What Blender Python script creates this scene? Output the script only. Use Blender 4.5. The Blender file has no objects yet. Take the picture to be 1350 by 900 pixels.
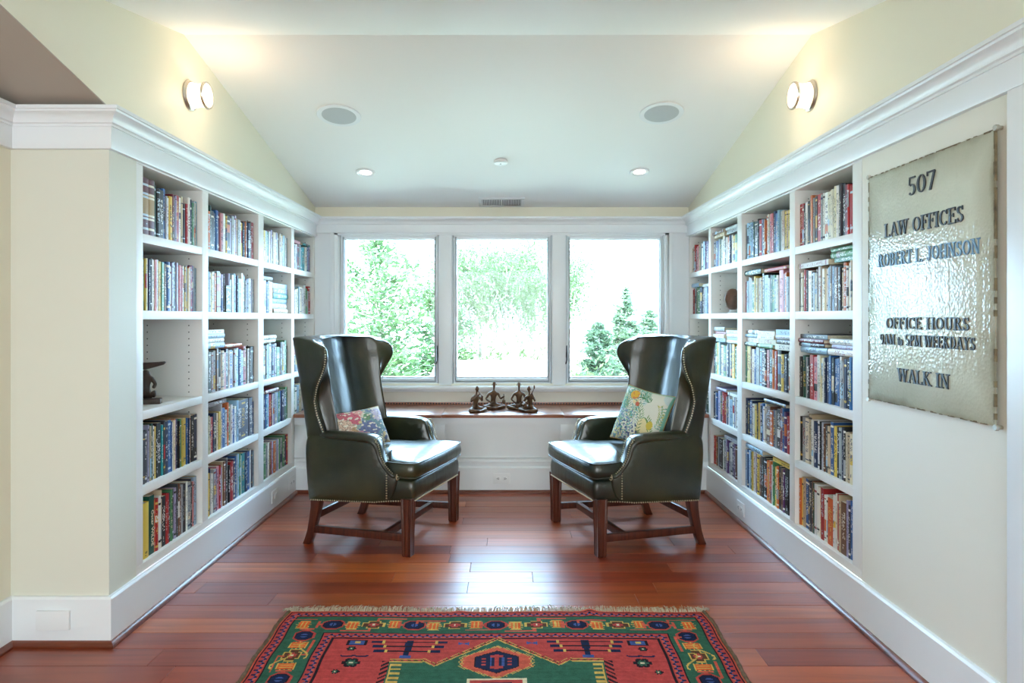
import bpy, bmesh, math, random
import numpy as np
from mathutils import Vector, Matrix, noise as mnoise

PI = math.pi
scene = bpy.context.scene
COL = scene.collection

# ------------------------------------------------------------------ camera
cam_d = bpy.data.cameras.new('camera'); cam = bpy.data.objects.new('camera', cam_d); COL.objects.link(cam)
cam.location = (0, 0, 1.2); cam.rotation_euler = (PI/2, 0, 0)
cam_d.sensor_width = 36; cam_d.lens = 24; cam_d.shift_x = 6/1350; cam_d.shift_y = -31/1350
cam_d.clip_start = 0.02; cam_d.clip_end = 500
scene.camera = cam
# ------------------------------------------------------------------ world, sun, large lights, exposure
W = bpy.data.worlds.new('world'); scene.world = W; W.use_nodes = True
wn = W.node_tree; bg = wn.nodes['Background']
bg.inputs[0].default_value = (0.46, 0.72, 1.0, 1); bg.inputs[1].default_value = 22.0
def light(name, typ, loc, rot, energy, color=(1,1,1), **kw):
    d = bpy.data.lights.new(name, typ); d.energy = energy; d.color = color
    for k, v in kw.items(): setattr(d, k, v)
    o = bpy.data.objects.new(name, d); o.location = loc; o.rotation_euler = rot; COL.objects.link(o); return o
light('sun', 'SUN', (0,0,20), (math.radians(48), 0, math.radians(-25)), 9.0, (1, .96, .85), angle=math.radians(3))
# added fill light behind the camera, standing in for unseen windows
light('rear_fill_light', 'AREA', (-0.2, -2.85, 1.35), (PI/2, 0, 0), 96, (.78, .91, 1), shape='RECTANGLE', size=2.6, size_y=1.5)
scene.view_settings.view_transform = 'Standard'; scene.view_settings.look = 'None'
scene.view_settings.gamma = 1; scene.view_settings.exposure = 0.22
scene.view_settings.use_curve_mapping = False

# ------------------------------------------------------------------ helpers
def lin(c):
    return tuple((x/12.92 if x <= .04045 else ((x+.055)/1.055)**2.4) for x in c)
def h2(hexs):
    return lin(tuple(int(hexs[i:i+2], 16)/255 for i in (0, 2, 4)))

def mat(name, color=(.8,.8,.8), rough=.5, metal=0, spec=.5, bump=0, bscale=40, var=0, vscale=5, coat=0, emit=0, attr=None, alpha=1, crough=.05):
    m = bpy.data.materials.new(name); m.use_nodes = True; nt = m.node_tree; b = nt.nodes['Principled BSDF']
    b.inputs['Base Color'].default_value = (*color, 1); b.inputs['Roughness'].default_value = rough
    b.inputs['Metallic'].default_value = metal; b.inputs['Specular IOR Level'].default_value = spec
    b.inputs['Coat Weight'].default_value = coat; b.inputs['Coat Roughness'].default_value = crough
    if emit:
        b.inputs['Emission Color'].default_value = (*color, 1); b.inputs['Emission Strength'].default_value = emit
    src = None
    if attr:
        a = nt.nodes.new('ShaderNodeAttribute'); a.attribute_name = attr; src = a.outputs['Color']
    if var:
        tc = nt.nodes.new('ShaderNodeTexCoord'); n = nt.nodes.new('ShaderNodeTexNoise'); n.inputs['Scale'].default_value = vscale
        n.inputs['Detail'].default_value = 4
        nt.links.new(tc.outputs['Object'], n.inputs['Vector'])
        mr = nt.nodes.new('ShaderNodeMapRange'); mr.inputs['To Min'].default_value = 1-var; mr.inputs['To Max'].default_value = 1+var
        mr.inputs['From Min'].default_value = .3; mr.inputs['From Max'].default_value = .7
        nt.links.new(n.outputs['Fac'], mr.inputs['Value'])
        hs = nt.nodes.new('ShaderNodeVectorMath'); hs.operation = 'SCALE'
        if src: nt.links.new(src, hs.inputs[0])
        else: hs.inputs[0].default_value = color
        nt.links.new(mr.outputs['Result'], hs.inputs['Scale']); src = hs.outputs['Vector']
    if src: nt.links.new(src, b.inputs['Base Color'])
    if bump:
        tc = nt.nodes.new('ShaderNodeTexCoord'); n = nt.nodes.new('ShaderNodeTexNoise'); n.inputs['Scale'].default_value = bscale
        n.inputs['Detail'].default_value = 5
        nt.links.new(tc.outputs['Object'], n.inputs['Vector'])
        bp = nt.nodes.new('ShaderNodeBump'); bp.inputs['Strength'].default_value = bump; bp.inputs['Distance'].default_value = .01
        nt.links.new(n.outputs['Fac'], bp.inputs['Height']); nt.links.new(bp.outputs['Normal'], b.inputs['Normal'])
    return m

M = {}
M['cream'] = mat('cream_wall', h2('EFEAD6'), .6, bump=.03, bscale=180)
M['beige'] = mat('pale_wall', h2('EDE9DC'), .6, bump=.03, bscale=180)
M['endwall'] = mat('sage_cream_wall', h2('E2E1D2'), .6, bump=.03, bscale=180)
M['ceil'] = mat('ceiling_paint', h2('F8F8F6'), .7, bump=.02, bscale=150)
M['shadeceil'] = mat('shaded_side_ceiling', h2('B9AFA4'), .7, bump=.02, bscale=150)  # side slope of the ceiling, its shade put into a darker colour
M['white'] = mat('white_trim_paint', h2('F0F4F6'), .32, spec=.5, bump=.01, bscale=60)
M['shelfwhite'] = mat('white_shelf_paint', h2('F0F0EC'), .4, bump=.01, bscale=60)
M['plastic'] = mat('white_plastic', h2('F1F4F5'), .35)
M['dark'] = mat('dark_slot', (.02,.02,.022), .6)
M['greyslot'] = mat('grey_slot', (.25,.26,.28), .6)
M['book'] = mat('printed_covers', (1,1,1), .42, attr='Col', spec=.45)
M['page'] = mat('page_edges', h2('E6DCC2'), .8, bump=.3, bscale=300, var=.12, vscale=120)
M['bronze'] = mat('dark_bronze', h2('5E4632'), .42, metal=.45, bump=.25, bscale=60, var=.5, vscale=30)
M['oldwood'] = mat('dark_carved_wood', h2('3A2A20'), .5, bump=.3, bscale=50, var=.4, vscale=20)
M['clay'] = mat('brown_clay', h2('6B4A38'), .55, bump=.2, bscale=50, var=.35, vscale=15)
M['brass'] = mat('aged_brass', h2('CFC6AA'), .3, metal=1)
M['nickel'] = mat('brushed_nickel', h2('C9C3B8'), .3, metal=1)
M['rug'] = mat('woven_wool', (1,1,1), .95, attr='Col', spec=.1, bump=.5, bscale=350, var=.16, vscale=45)
M['fringe'] = mat('cotton_fringe', h2('BDAD94'), .9, var=.2, vscale=60)
M['selvedge'] = mat('brown_selvedge', h2('6B5236'), .9, bump=.5, bscale=200, var=.3, vscale=60)
M['pillow'] = mat('printed_linen', (1,1,1), .85, attr='Col', spec=.15, bump=.25, bscale=250)
M['olive'] = mat('dark_olive_fabric', h2('3A3824'), .7, bump=.3, bscale=200)
M['lens'] = mat('lit_lens', (1, .97, .92), .4, emit=3)
M['shade'] = mat('lit_frosted_glass', (1, .82, .60), .4, emit=4)
M['grille'] = mat('speaker_grille', h2('C5CACC'), .7, bump=.4, bscale=400)
M['handle'] = mat('dark_handle_metal', (.05,.05,.055), .35, metal=.8)
M['ink'] = mat('dark_lettering', h2('22262A'), .45)
M['inkblue'] = mat('blue_lettering', h2('6D93AE'), .45)
M['bark'] = mat('tree_bark', h2('A8988A'), .9, bump=.5, bscale=8, var=.2)
M['ground'] = mat('dry_ground', h2('C8C4A8'), .95, var=.2, vscale=1)
M['roofwhite'] = mat('white_roofing', h2('E8E6E2'), .7)
M['siding'] = mat('pale_siding', h2('D8D4CC'), .7)

def wood_mat(name, c1, c2, rough, axis='X', coat=0, rand=0.0, gscale=1.0, ramp=None):
    m = bpy.data.materials.new(name); m.use_nodes = True; nt = m.node_tree; b = nt.nodes['Principled BSDF']
    tc = nt.nodes.new('ShaderNodeTexCoord'); mp = nt.nodes.new('ShaderNodeMapping')
    s = {'X': (1.2, 22, 22), 'Y': (22, 1.2, 22), 'Z': (22, 22, 1.2)}[axis]
    mp.inputs['Scale'].default_value = tuple(v*gscale for v in s)
    oi = nt.nodes.new('ShaderNodeObjectInfo')
    add = nt.nodes.new('ShaderNodeVectorMath'); add.operation = 'ADD'
    mu = nt.nodes.new('ShaderNodeMath'); mu.operation = 'MULTIPLY'; mu.inputs[1].default_value = 37
    nt.links.new(oi.outputs['Random'], mu.inputs[0])
    nt.links.new(tc.outputs['Object'], mp.inputs['Vector']); nt.links.new(mp.outputs['Vector'], add.inputs[0]); nt.links.new(mu.outputs[0], add.inputs[1])
    n = nt.nodes.new('ShaderNodeTexNoise'); n.inputs['Scale'].default_value = 1; n.inputs['Detail'].default_value = 6; n.inputs['Distortion'].default_value = .8
    nt.links.new(add.outputs[0], n.inputs['Vector'])
    mx = nt.nodes.new('ShaderNodeMix'); mx.data_type = 'RGBA'
    if ramp:
        r = nt.nodes.new('ShaderNodeValToRGB'); cr = r.color_ramp; cr.interpolation = 'LINEAR'
        while len(cr.elements) < len(ramp): cr.elements.new(.5)
        for i, c in enumerate(ramp):
            cr.elements[i].position = i/(len(ramp)-1); cr.elements[i].color = (*c, 1)
        nt.links.new(oi.outputs['Random'], r.inputs['Fac']); base = r.outputs['Color']
        sc = nt.nodes.new('ShaderNodeVectorMath'); sc.operation = 'SCALE'; sc.inputs['Scale'].default_value = .62
        nt.links.new(base, sc.inputs[0]); nt.links.new(base, mx.inputs['A']); nt.links.new(sc.outputs[0], mx.inputs['B'])
    else:
        mx.inputs['A'].default_value = (*c1, 1); mx.inputs['B'].default_value = (*c2, 1)
    mr = nt.nodes.new('ShaderNodeMapRange'); mr.inputs['From Min'].default_value = .35; mr.inputs['From Max'].default_value = .7
    nt.links.new(n.outputs['Fac'], mr.inputs['Value']); nt.links.new(mr.outputs[0], mx.inputs['Factor'])
    nt.links.new(mx.outputs['Result'], b.inputs['Base Color'])
    b.inputs['Roughness'].default_value = rough; b.inputs['Coat Weight'].default_value = coat; b.inputs['Coat Roughness'].default_value = .27
    bp = nt.nodes.new('ShaderNodeBump'); bp.inputs['Strength'].default_value = .03; bp.inputs['Distance'].default_value = .01
    nt.links.new(n.outputs['Fac'], bp.inputs['Height']); nt.links.new(bp.outputs['Normal'], b.inputs['Normal'])
    return m
M['plank'] = wood_mat('cherry_floor_boards', 0, 0, .34, 'X', coat=.3, ramp=[h2('9C421A'), h2('BE5A24'), h2('9C3A18'), h2('CC6A2C'), h2('A84820'), h2('8C3418'), h2('C26026')])
M['shoe'] = wood_mat('reddish_wood_moulding', h2('7E3A1E'), h2('5C2818'), .3, 'X', coat=.2)
M['lid'] = wood_mat('cherry_seat_top', h2('A8684A'), h2('8A4A30'), .28, 'X', coat=1)
M['legwood'] = wood_mat('mahogany_leg_wood', h2('5A2A1A'), h2('371710'), .3, 'Z', coat=.25, gscale=2)

def leather():
    m = bpy.data.materials.new('green_leather'); m.use_nodes = True; nt = m.node_tree; b = nt.nodes['Principled BSDF']
    tc = nt.nodes.new('ShaderNodeTexCoord')
    n = nt.nodes.new('ShaderNodeTexNoise'); n.inputs['Scale'].default_value = 5; n.inputs['Detail'].default_value = 6
    nt.links.new(tc.outputs['Object'], n.inputs['Vector'])
    r = nt.nodes.new('ShaderNodeValToRGB'); r.color_ramp.elements[0].position = .3; r.color_ramp.elements[0].color = (*h2('121D17'), 1)
    r.color_ramp.elements[1].position = .75; r.color_ramp.elements[1].color = (*h2('3C3E24'), 1)
    nt.links.new(n.outputs['Fac'], r.inputs['Fac']); nt.links.new(r.outputs['Color'], b.inputs['Base Color'])
    b.inputs['Roughness'].default_value = .30; b.inputs['Specular IOR Level'].default_value = .7; b.inputs['Coat Weight'].default_value = .2; b.inputs['Coat Roughness'].default_value = .2
    mp = nt.nodes.new('ShaderNodeMapping'); mp.inputs['Scale'].default_value = (9, 9, 2.2)
    n2 = nt.nodes.new('ShaderNodeTexNoise'); n2.inputs['Scale'].default_value = 1; n2.inputs['Detail'].default_value = 3
    nt.links.new(tc.outputs['Object'], mp.inputs['Vector']); nt.links.new(mp.outputs[0], n2.inputs['Vector'])
    n3 = nt.nodes.new('ShaderNodeTexNoise'); n3.inputs['Scale'].default_value = 160; n3.inputs['Detail'].default_value = 2
    nt.links.new(tc.outputs['Object'], n3.inputs['Vector'])
    b1 = nt.nodes.new('ShaderNodeBump'); b1.inputs['Strength'].default_value = .2; b1.inputs['Distance'].default_value = .03
    b2 = nt.nodes.new('ShaderNodeBump'); b2.inputs['Strength'].default_value = .12; b2.inputs['Distance'].default_value = .004
    nt.links.new(n2.outputs['Fac'], b1.inputs['Height']); nt.links.new(n3.outputs['Fac'], b2.inputs['Height'])
    nt.links.new(b1.outputs['Normal'], b2.inputs['Normal']); nt.links.new(b2.outputs['Normal'], b.inputs['Normal'])
    return m
M['leather'] = leather()

def glass_pane():
    m = bpy.data.materials.new('window_glass'); m.use_nodes = True; nt = m.node_tree
    for n in list(nt.nodes): nt.nodes.remove(n)
    o = nt.nodes.new('ShaderNodeOutputMaterial'); t = nt.nodes.new('ShaderNodeBsdfTransparent'); g = nt.nodes.new('ShaderNodeBsdfGlossy')
    g.inputs['Roughness'].default_value = .02; f = nt.nodes.new('ShaderNodeFresnel'); f.inputs['IOR'].default_value = 1.3
    t.inputs['Color'].default_value = (.97, .99, .98, 1)
    mx = nt.nodes.new('ShaderNodeMixShader')
    nt.links.new(f.outputs[0], mx.inputs[0]); nt.links.new(t.outputs[0], mx.inputs[1]); nt.links.new(g.outputs[0], mx.inputs[2]); nt.links.new(mx.outputs[0], o.inputs[0])
    return m
M['glass'] = glass_pane()

def sign_glass():
    m = bpy.data.materials.new('pebbled_sign_glass'); m.use_nodes = True; nt = m.node_tree; b = nt.nodes['Principled BSDF']
    tc = nt.nodes.new('ShaderNodeTexCoord')
    # grime gathers towards the rim of the pane (a stain of its own)
    sep = nt.nodes.new('ShaderNodeSeparateXYZ'); nt.links.new(tc.outputs['Generated'], sep.inputs[0])
    def edge(sock):
        a = nt.nodes.new('ShaderNodeMath'); a.operation = 'SUBTRACT'; a.inputs[1].default_value = .5; nt.links.new(sock, a.inputs[0])
        c = nt.nodes.new('ShaderNodeMath'); c.operation = 'ABSOLUTE'; nt.links.new(a.outputs[0], c.inputs[0]); return c.outputs[0]
    mx = nt.nodes.new('ShaderNodeMath'); mx.operation = 'MAXIMUM'; nt.links.new(edge(sep.outputs['Y']), mx.inputs[0]); nt.links.new(edge(sep.outputs['Z']), mx.inputs[1])
    n = nt.nodes.new('ShaderNodeTexNoise'); n.inputs['Scale'].default_value = 6; n.inputs['Detail'].default_value = 6; nt.links.new(tc.outputs['Object'], n.inputs['Vector'])
    ma = nt.nodes.new('ShaderNodeMath'); ma.operation = 'MULTIPLY_ADD'; ma.inputs[1].default_value = .09; nt.links.new(n.outputs['Fac'], ma.inputs[0]); nt.links.new(mx.outputs[0], ma.inputs[2])
    r = nt.nodes.new('ShaderNodeValToRGB'); e = r.color_ramp.elements
    e[0].position = .40; e[0].color = (*h2('E2E5D2'), 1); e[1].position = .565; e[1].color = (*h2('7E765E'), 1)
    k = e.new(.52); k.color = (*h2('C4C4AE'), 1)
    nt.links.new(ma.outputs[0], r.inputs['Fac']); nt.links.new(r.outputs['Color'], b.inputs['Base Color'])
    b.inputs['Roughness'].default_value = .06; b.inputs['Specular IOR Level'].default_value = .5; b.inputs['IOR'].default_value = 1.55
    b.inputs['Alpha'].default_value = .88
    v = nt.nodes.new('ShaderNodeTexVoronoi'); v.inputs['Scale'].default_value = 95; nt.links.new(tc.outputs['Object'], v.inputs['Vector'])
    mp = nt.nodes.new('ShaderNodeMapping'); mp.inputs['Scale'].default_value = (1, 26, 2.5); nt.links.new(tc.outputs['Object'], mp.inputs['Vector'])
    n2 = nt.nodes.new('ShaderNodeTexNoise'); n2.inputs['Scale'].default_value = 1; n2.inputs['Detail'].default_value = 3; nt.links.new(mp.outputs[0], n2.inputs['Vector'])
    b1 = nt.nodes.new('ShaderNodeBump'); b1.inputs['Strength'].default_value = .12; b1.inputs['Distance'].default_value = .01; nt.links.new(v.outputs['Distance'], b1.inputs['Height'])
    b2 = nt.nodes.new('ShaderNodeBump'); b2.inputs['Strength'].default_value = .16; b2.inputs['Distance'].default_value = .02; nt.links.new(n2.outputs['Fac'], b2.inputs['Height'])
    nt.links.new(b1.outputs['Normal'], b2.inputs['Normal']); nt.links.new(b2.outputs['Normal'], b.inputs['Normal'])
    return m
M['sign'] = sign_glass()
def leafmat(name, c, tr=.35):
    m = mat(name, c, .6, var=.35, vscale=1.5); nt = m.node_tree; b = nt.nodes['Principled BSDF']; o = nt.nodes['Material Output']
    t = nt.nodes.new('ShaderNodeBsdfTranslucent'); t.inputs['Color'].default_value = (*c, 1)
    mx = nt.nodes.new('ShaderNodeMixShader'); mx.inputs[0].default_value = tr
    nt.links.new(b.outputs[0], mx.inputs[1]); nt.links.new(t.outputs[0], mx.inputs[2]); nt.links.new(mx.outputs[0], o.inputs[0]); return m
M['leaf1'] = leafmat('cypress_needles', h2('566F40'))
M['leaf2'] = leafmat('eucalyptus_leaves', h2('53653C'))
M['leaf3'] = leafmat('conifer_needles', h2('6A7C5E'))
M['leaf4'] = leafmat('bright_shrub_leaves', h2('5E6840'))

class MB:
    """collects geometry; build() links it as ONE mesh object"""
    def __init__(s): s.v = []; s.f = []; s.c = []; s.col = (1,1,1)
    def quadmesh(s, vs, fs, cs=None):
        o = len(s.v); s.v += [tuple(p) for p in vs]; s.f += [tuple(i+o for i in f) for f in fs]
        s.c += (cs if cs else [s.col]*len(fs)); return s
    def box(s, x0, x1, y0, y1, z0, z1):
        vs = [(x0,y0,z0),(x1,y0,z0),(x1,y1,z0),(x0,y1,z0),(x0,y0,z1),(x1,y0,z1),(x1,y1,z1),(x0,y1,z1)]
        return s.quadmesh(vs, [(0,3,2,1),(4,5,6,7),(0,1,5,4),(1,2,6,5),(2,3,7,6),(3,0,4,7)])
    def hull8(s, a, b):
        """two quads (lists of 4 points) joined"""
        return s.quadmesh(list(a)+list(b), [(0,3,2,1),(4,5,6,7),(0,1,5,4),(1,2,6,5),(2,3,7,6),(3,0,4,7)])
    def prism(s, pts, axis, a, b):
        """polygon pts (2d) extruded along axis from a to b"""
        n = len(pts)
        def P(p, t):
            return {'X': (t, p[0], p[1]), 'Y': (p[0], t, p[1]), 'Z': (p[0], p[1], t)}[axis]
        vs = [P(p, a) for p in pts]+[P(p, b) for p in pts]
        fs = [tuple(range(n-1, -1, -1)), tuple(range(n, 2*n))]+[(i, (i+1)%n, n+(i+1)%n, n+i) for i in range(n)]
        return s.quadmesh(vs, fs)
    def loft(s, rings, closed=True, caps=True):
        n = len(rings[0]); vs = [p for r in rings for p in r]; fs = []
        for k in range(len(rings)-1):
            for i in range(n if closed else n-1):
                j = (i+1) % n; fs.append((k*n+i, k*n+j, (k+1)*n+j, (k+1)*n+i))
        if caps and closed: fs.append(tuple(range(n-1, -1, -1))); fs.append(tuple((len(rings)-1)*n+i for i in range(n)))
        return s.quadmesh(vs, fs)
    def tube(s, pts, r, n=8):
        pts = [Vector(p) for p in pts]; rs = r if isinstance(r, (list, tuple)) else [r]*len(pts); rings = []
        up = None
        for i, p in enumerate(pts):
            d = (pts[min(i+1, len(pts)-1)]-pts[max(i-1, 0)])
            d = d.normalized() if d.length > 1e-9 else Vector((0,0,1))
            if up is None: up = d.orthogonal().normalized()
            up = (up-d*up.dot(d)); up = up.normalized() if up.length > 1e-6 else d.orthogonal().normalized()
            w = d.cross(up)
            rings.append([p+(up*math.cos(2*PI*k/n)+w*math.sin(2*PI*k/n))*rs[i] for k in range(n)])
        return s.loft(rings)
    def lathe(s, prof, c=(0,0,0), n=24, axis=None):
        """prof: (r, z); axis matrix optional"""
        rings = []
        for r, z in prof:
            ring = [Vector((r*math.cos(2*PI*k/n), r*math.sin(2*PI*k/n), z)) for k in range(n)]
            if axis is not None: ring = [axis @ p for p in ring]
            rings.append([p+Vector(c) for p in ring])
        return s.loft(rings)
    def ball(s, c, r, n=8, m=5, sc=(1,1,1)):
        rings = []
        for j in range(1, m):
            a = PI*j/m; rings.append([(c[0]+r*sc[0]*math.sin(a)*math.cos(2*PI*k/n), c[1]+r*sc[1]*math.sin(a)*math.sin(2*PI*k/n), c[2]-r*sc[2]*math.cos(a)) for k in range(n)])
        return s.loft(rings)
    def build(s, name, material, parent=None, smooth=False, bevel=0, bseg=2, sub=0, usecol=False, normals=True, angle=None):
        me = bpy.data.meshes.new(name); me.from_pydata(s.v, [], s.f); me.materials.append(material)
        if usecol:
            ca = me.color_attributes.new('Col', 'FLOAT_COLOR', 'CORNER')
            lt = np.array([len(f) for f in s.f]); arr = np.ones((lt.sum(), 4), dtype=np.float32)
            arr[:, :3] = np.repeat(np.array(s.c, dtype=np.float32), lt, axis=0); ca.data.foreach_set('color', arr.ravel())
        if normals and len(s.f) < 40000:
            bm = bmesh.new(); bm.from_mesh(me); bmesh.ops.recalc_face_normals(bm, faces=bm.faces)
            if bevel:
                bmesh.ops.remove_doubles(bm, verts=bm.verts, dist=1e-6)
                es = [e for e in bm.edges if len(e.link_faces) == 2 and e.calc_face_angle(0) > .5]
                bmesh.ops.bevel(bm, geom=es, offset=bevel, segments=bseg, profile=.6, affect='EDGES', clamp_overlap=True)
            bm.to_mesh(me); bm.free()
        me.update()
        if smooth or bevel:
            me.polygons.foreach_set('use_smooth', [True]*len(me.polygons))
            if bevel or angle:
                me.set_sharp_from_angle(angle=angle or math.radians(40))
        o = bpy.data.objects.new(name, me); COL.objects.link(o)
        if parent: o.parent = parent
        if sub:
            md = o.modifiers.new('subdivision', 'SUBSURF'); md.levels = sub; md.render_levels = sub
        return o

def tag(o, label, cat, group=None):
    o['label'] = label; o['category'] = cat
    if group: o['group'] = group
    return o
def thing(name, label, cat, loc=(0,0,0), rz=0, group=None):
    o = bpy.data.objects.new(name, None); COL.objects.link(o); o.location = loc; o.rotation_euler = (0,0,rz); o.empty_display_size = .05
    return tag(o, label, cat, group)
def struct(o): o['kind'] = 'structure'; return o
def stuff(o): o['kind'] = 'stuff'; return o
def sempty(name, loc=(0,0,0)):
    o = bpy.data.objects.new(name, None); COL.objects.link(o); o.location = loc; return struct(o)

# dimensions of the room
XL, XR, XO = -1.468, 1.382, -1.83      # bookcase faces and the outer left wall
YW, YS, YE = 5.21, 4.70, 2.515         # window wall, window-seat front, end of the left bookcase wall
ZC0, ZC1 = 1.825, 1.965                # frieze bottom, crown top
ZB = .178                              # baseboard height
def rz_(Y): return 2.485-.2085*abs(Y-3.1)   # alcove ceiling
YB = -3.0

# ------------------------------------------------------------------ structure
m = MB()
m.prism([(YW+.1,1.90),(YW+.1,2.15),(3.1,2.6),(1.6,2.35),(YB,2.35),(YB,2.177),(1.7,2.177),(YE,1.977),(YE,1.90)][::-1], 'X', XL-.1, XL)
struct(m.build('wall_left', M['cream']))
m = MB(); m.box(XO-.1, XL, YE, 2.70, 0, 1.985); m.box(XO-.1, XL-.1, 2.70, YW+.1, 1.90, 1.985)
struct(m.build('wall_end', M['endwall']))
m = MB(); m.box(XO-.1, XO, YB, YE+.1, 0, 1.99); m.box(XO-.1, XO, YB, YE+.1, 1.99, 3.6)
struct(m.build('wall_outer', M['cream']))
m = MB(); m.box(XR, XR+.12, YB, YW+.1, 1.90, 2.6)
struct(m.build('wall_right', M['cream']))
m = MB(); m.box(XR, XR+.12, YB, 2.66, 0, 1.90)
struct(m.build('wall_entry', M['beige']))
# window wall round the opening
OX0, OX1, OZ0, OZ1 = -1.30, 1.21, .70, 1.85
m = MB(); m.box(XL-.4, OX0, YW, YW+.14, -.2, 2.2); m.box(OX1, XR+.4, YW, YW+.14, -.2, 2.2)
m.box(OX0, OX1, YW, YW+.14, -.2, OZ0); m.box(OX0, OX1, YW, YW+.14, OZ1, 2.2)
struct(m.build('wall_window', M['cream']))
m = MB(); m.box(XO-.1, XR+.12, YB-.1, YB, 0, 3.2)
struct(m.build('wall_behind', M['cream']))
# ceilings
m = MB(); m.prism([(YW+.14, rz_(YW+.14)), (3.1, 2.485), (1.7, 2.193), (YB, 2.193), (YB, 2.6), (3.1, 2.9), (YW+.14, 2.5)], 'X', XL-.06, XR+.12)
struct(m.build('ceiling', M['ceil']))
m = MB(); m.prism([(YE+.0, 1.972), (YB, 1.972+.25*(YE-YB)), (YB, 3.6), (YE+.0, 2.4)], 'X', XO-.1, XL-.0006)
struct(m.build('ceiling.001', M['shadeceil']))

# floor: sub-floor slab with single boards laid across the room
fl = struct(MB().box(XO-.1, XR+.12, YB-.1, YW+.14, -.12, -.012).build('floor', M['dark']))
random.seed(5)
yrow = 4.72; pw = .1245; nrow = 0
while yrow > .3:
    x = XO-random.uniform(0, .9)
    y1 = yrow; y0 = yrow-pw
    while x < XR:
        ln = random.uniform(.55, 1.75); x1 = min(x+ln, XR+.02)
        if XR+.02-x1 < .2: x1 = XR+.02
        xx0 = max(x, XO)
        if x1 > xx0+.02:
            b = MB(); g = .0007; dz = random.uniform(-.0003, .0003)
            cx, cy = (xx0+x1)/2, (y0+y1)/2
            b.box(xx0+g-cx, x1-g-cx, y0+g-cy, y1-g-cy, -.012, 0)
            o = b.build('plank', M['plank'], fl, bevel=.0008, bseg=1); o.location = (cx, cy, dz)
        x = x1
        if x1 >= XR+.02: break
    yrow -= pw; nrow += 1
b = MB(); b.box(XO, XR, YB, yrow, -.012, 0); b.build('board_field', M['plank'], fl)['kind'] = 'stuff'
b = MB(); b.box(XL, XR, 4.72, YW, -.012, 0); b.build('board_strip', M['plank'], fl)

def sweep(path, prof, material, names, shift=0.0):
    """profile (offset to the right of the path, z), mitred; every segment is an object of its own"""
    P = [Vector((p[0], p[1])) for p in path]; n = len(P); nor = []
    for i in range(n-1):
        d = (P[i+1]-P[i]).normalized(); nor.append(Vector((d.y, -d.x)))
    mit = []
    for i in range(n):
        if i == 0: mit.append(nor[0])
        elif i == n-1: mit.append(nor[-1])
        else: mit.append((nor[i-1]+nor[i])/(1+nor[i-1].dot(nor[i])))
    out = []
    for i in range(n-1):
        if not names[i]: continue
        r0 = [(P[i].x+mit[i].x*o, P[i].y+mit[i].y*o, z) for o, z in prof]
        r1 = [(P[i+1].x+mit[i+1].x*o, P[i+1].y+mit[i+1].y*o, z) for o, z in prof]
        b = MB(); b.loft([r0, r1]); o = b.build(names[i], material, smooth=True, angle=math.radians(32)); struct(o); out.append(o)
    return out
topPath = [(XO, YB), (XO, YE), (XL, YE), (XL, YW), (XR, YW), (XR, YB)]
crown = [(0, 1.900), (.026, 1.900), (.026, 1.908), (.032, 1.912), (.034, 1.925), (.045, 1.938), (.060, 1.945), (.062, 1.952), (.068, 1.953), (.069, 1.965), (0, 1.967)]
frieze = [(0, ZC0-.005), (.018, ZC0-.005), (.020, ZC0), (.020, 1.900), (0, 1.900)]
sweep(topPath, crown, M['white'], ['trim_1','trim_2','trim_3','trim_4','trim_5'])
sweep(topPath, frieze, M['white'], ['trim_6','trim_7','trim_8','','trim_10'])
wf = MB(); wf.box(XL+.0, XR, YW-.034, YW, 1.846, 1.90); struct(wf.build('trim_9', M['white'], bevel=.002))
botPath = [(XO, YB), (XO, YE), (XL, YE), (XL, YS), (XR, YS), (XR, YB)]
base = [(0, .0), (.018, .0), (.018, .170), (.012, .178), (0, .178)]
sweep(botPath, base, M['white'], ['baseboard_outer','baseboard_end','baseboard_left','baseboard_seat','baseboard_right'])
shoe = [(.018, 0), (.036, 0), (.036, .008), (.031, .016), (.024, .020), (.018, .021)]
sweep(botPath, shoe, M['shoe'], ['trim_11','trim_12','trim_13','trim_14','trim_15'])
# casing board at the far right of the frame
struct(MB().box(XR-.016, XR, 1.72, 1.868, .17, ZC0-.005).build('trim_16', M['white'], bevel=.002))

# ------------------------------------------------------------------ windows
def rect_ring(m, x0, x1, z0, z1, w, y0, y1):
    m.box(x0, x0+w, y0, y1, z0, z1); m.box(x1-w, x1, y0, y1, z0, z1)
    m.box(x0+w, x1-w, y0, y1, z0, z0+w); m.box(x0+w, x1-w, y0, y1, z1-w, z1)
# flat panels beside, casing, posts, stool, apron
m = MB(); m.box(XL, -1.346, YW-.006, YW, .56, 1.85); m.box(1.2565, XR, YW-.006, YW, .56, 1.85)
struct(m.build('trim_17', M['white']))
m = MB()
for x0, x1, y in ((-1.346, -1.318, YW-.030), (-1.318, -1.290, YW-.018), (1.2285, 1.2565, YW-.030), (1.2, 1.2285, YW-.018)):
    m.box(x0, x1, y, YW+.02, .69, 1.848)
m.box(-1.318, 1.2285, YW-.018, YW+.02, 1.832, 1.848)
struct(m.build('trim_18', M['white'], bevel=.0015))
m = MB(); m.box(-.519, -.427, YW-.014, YW+.08, .69, 1.84); m.box(.344, .440, YW-.014, YW+.08, .69, 1.84)
struct(m.build('trim_19', M['white'], bevel=.002))
m = MB(); m.box(-1.40, 1.31, YW-.062, YW+.02, .660, .684); m.box(-1.36, 1.27, YW-.03, YW, .64, .660)
struct(m.build('trim_20', M['white'], bevel=.004))
m = MB(); m.box(XL, XR, YW-.004, YW, .54, .66); struct(m.build('trim_21', M['beige']))
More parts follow.
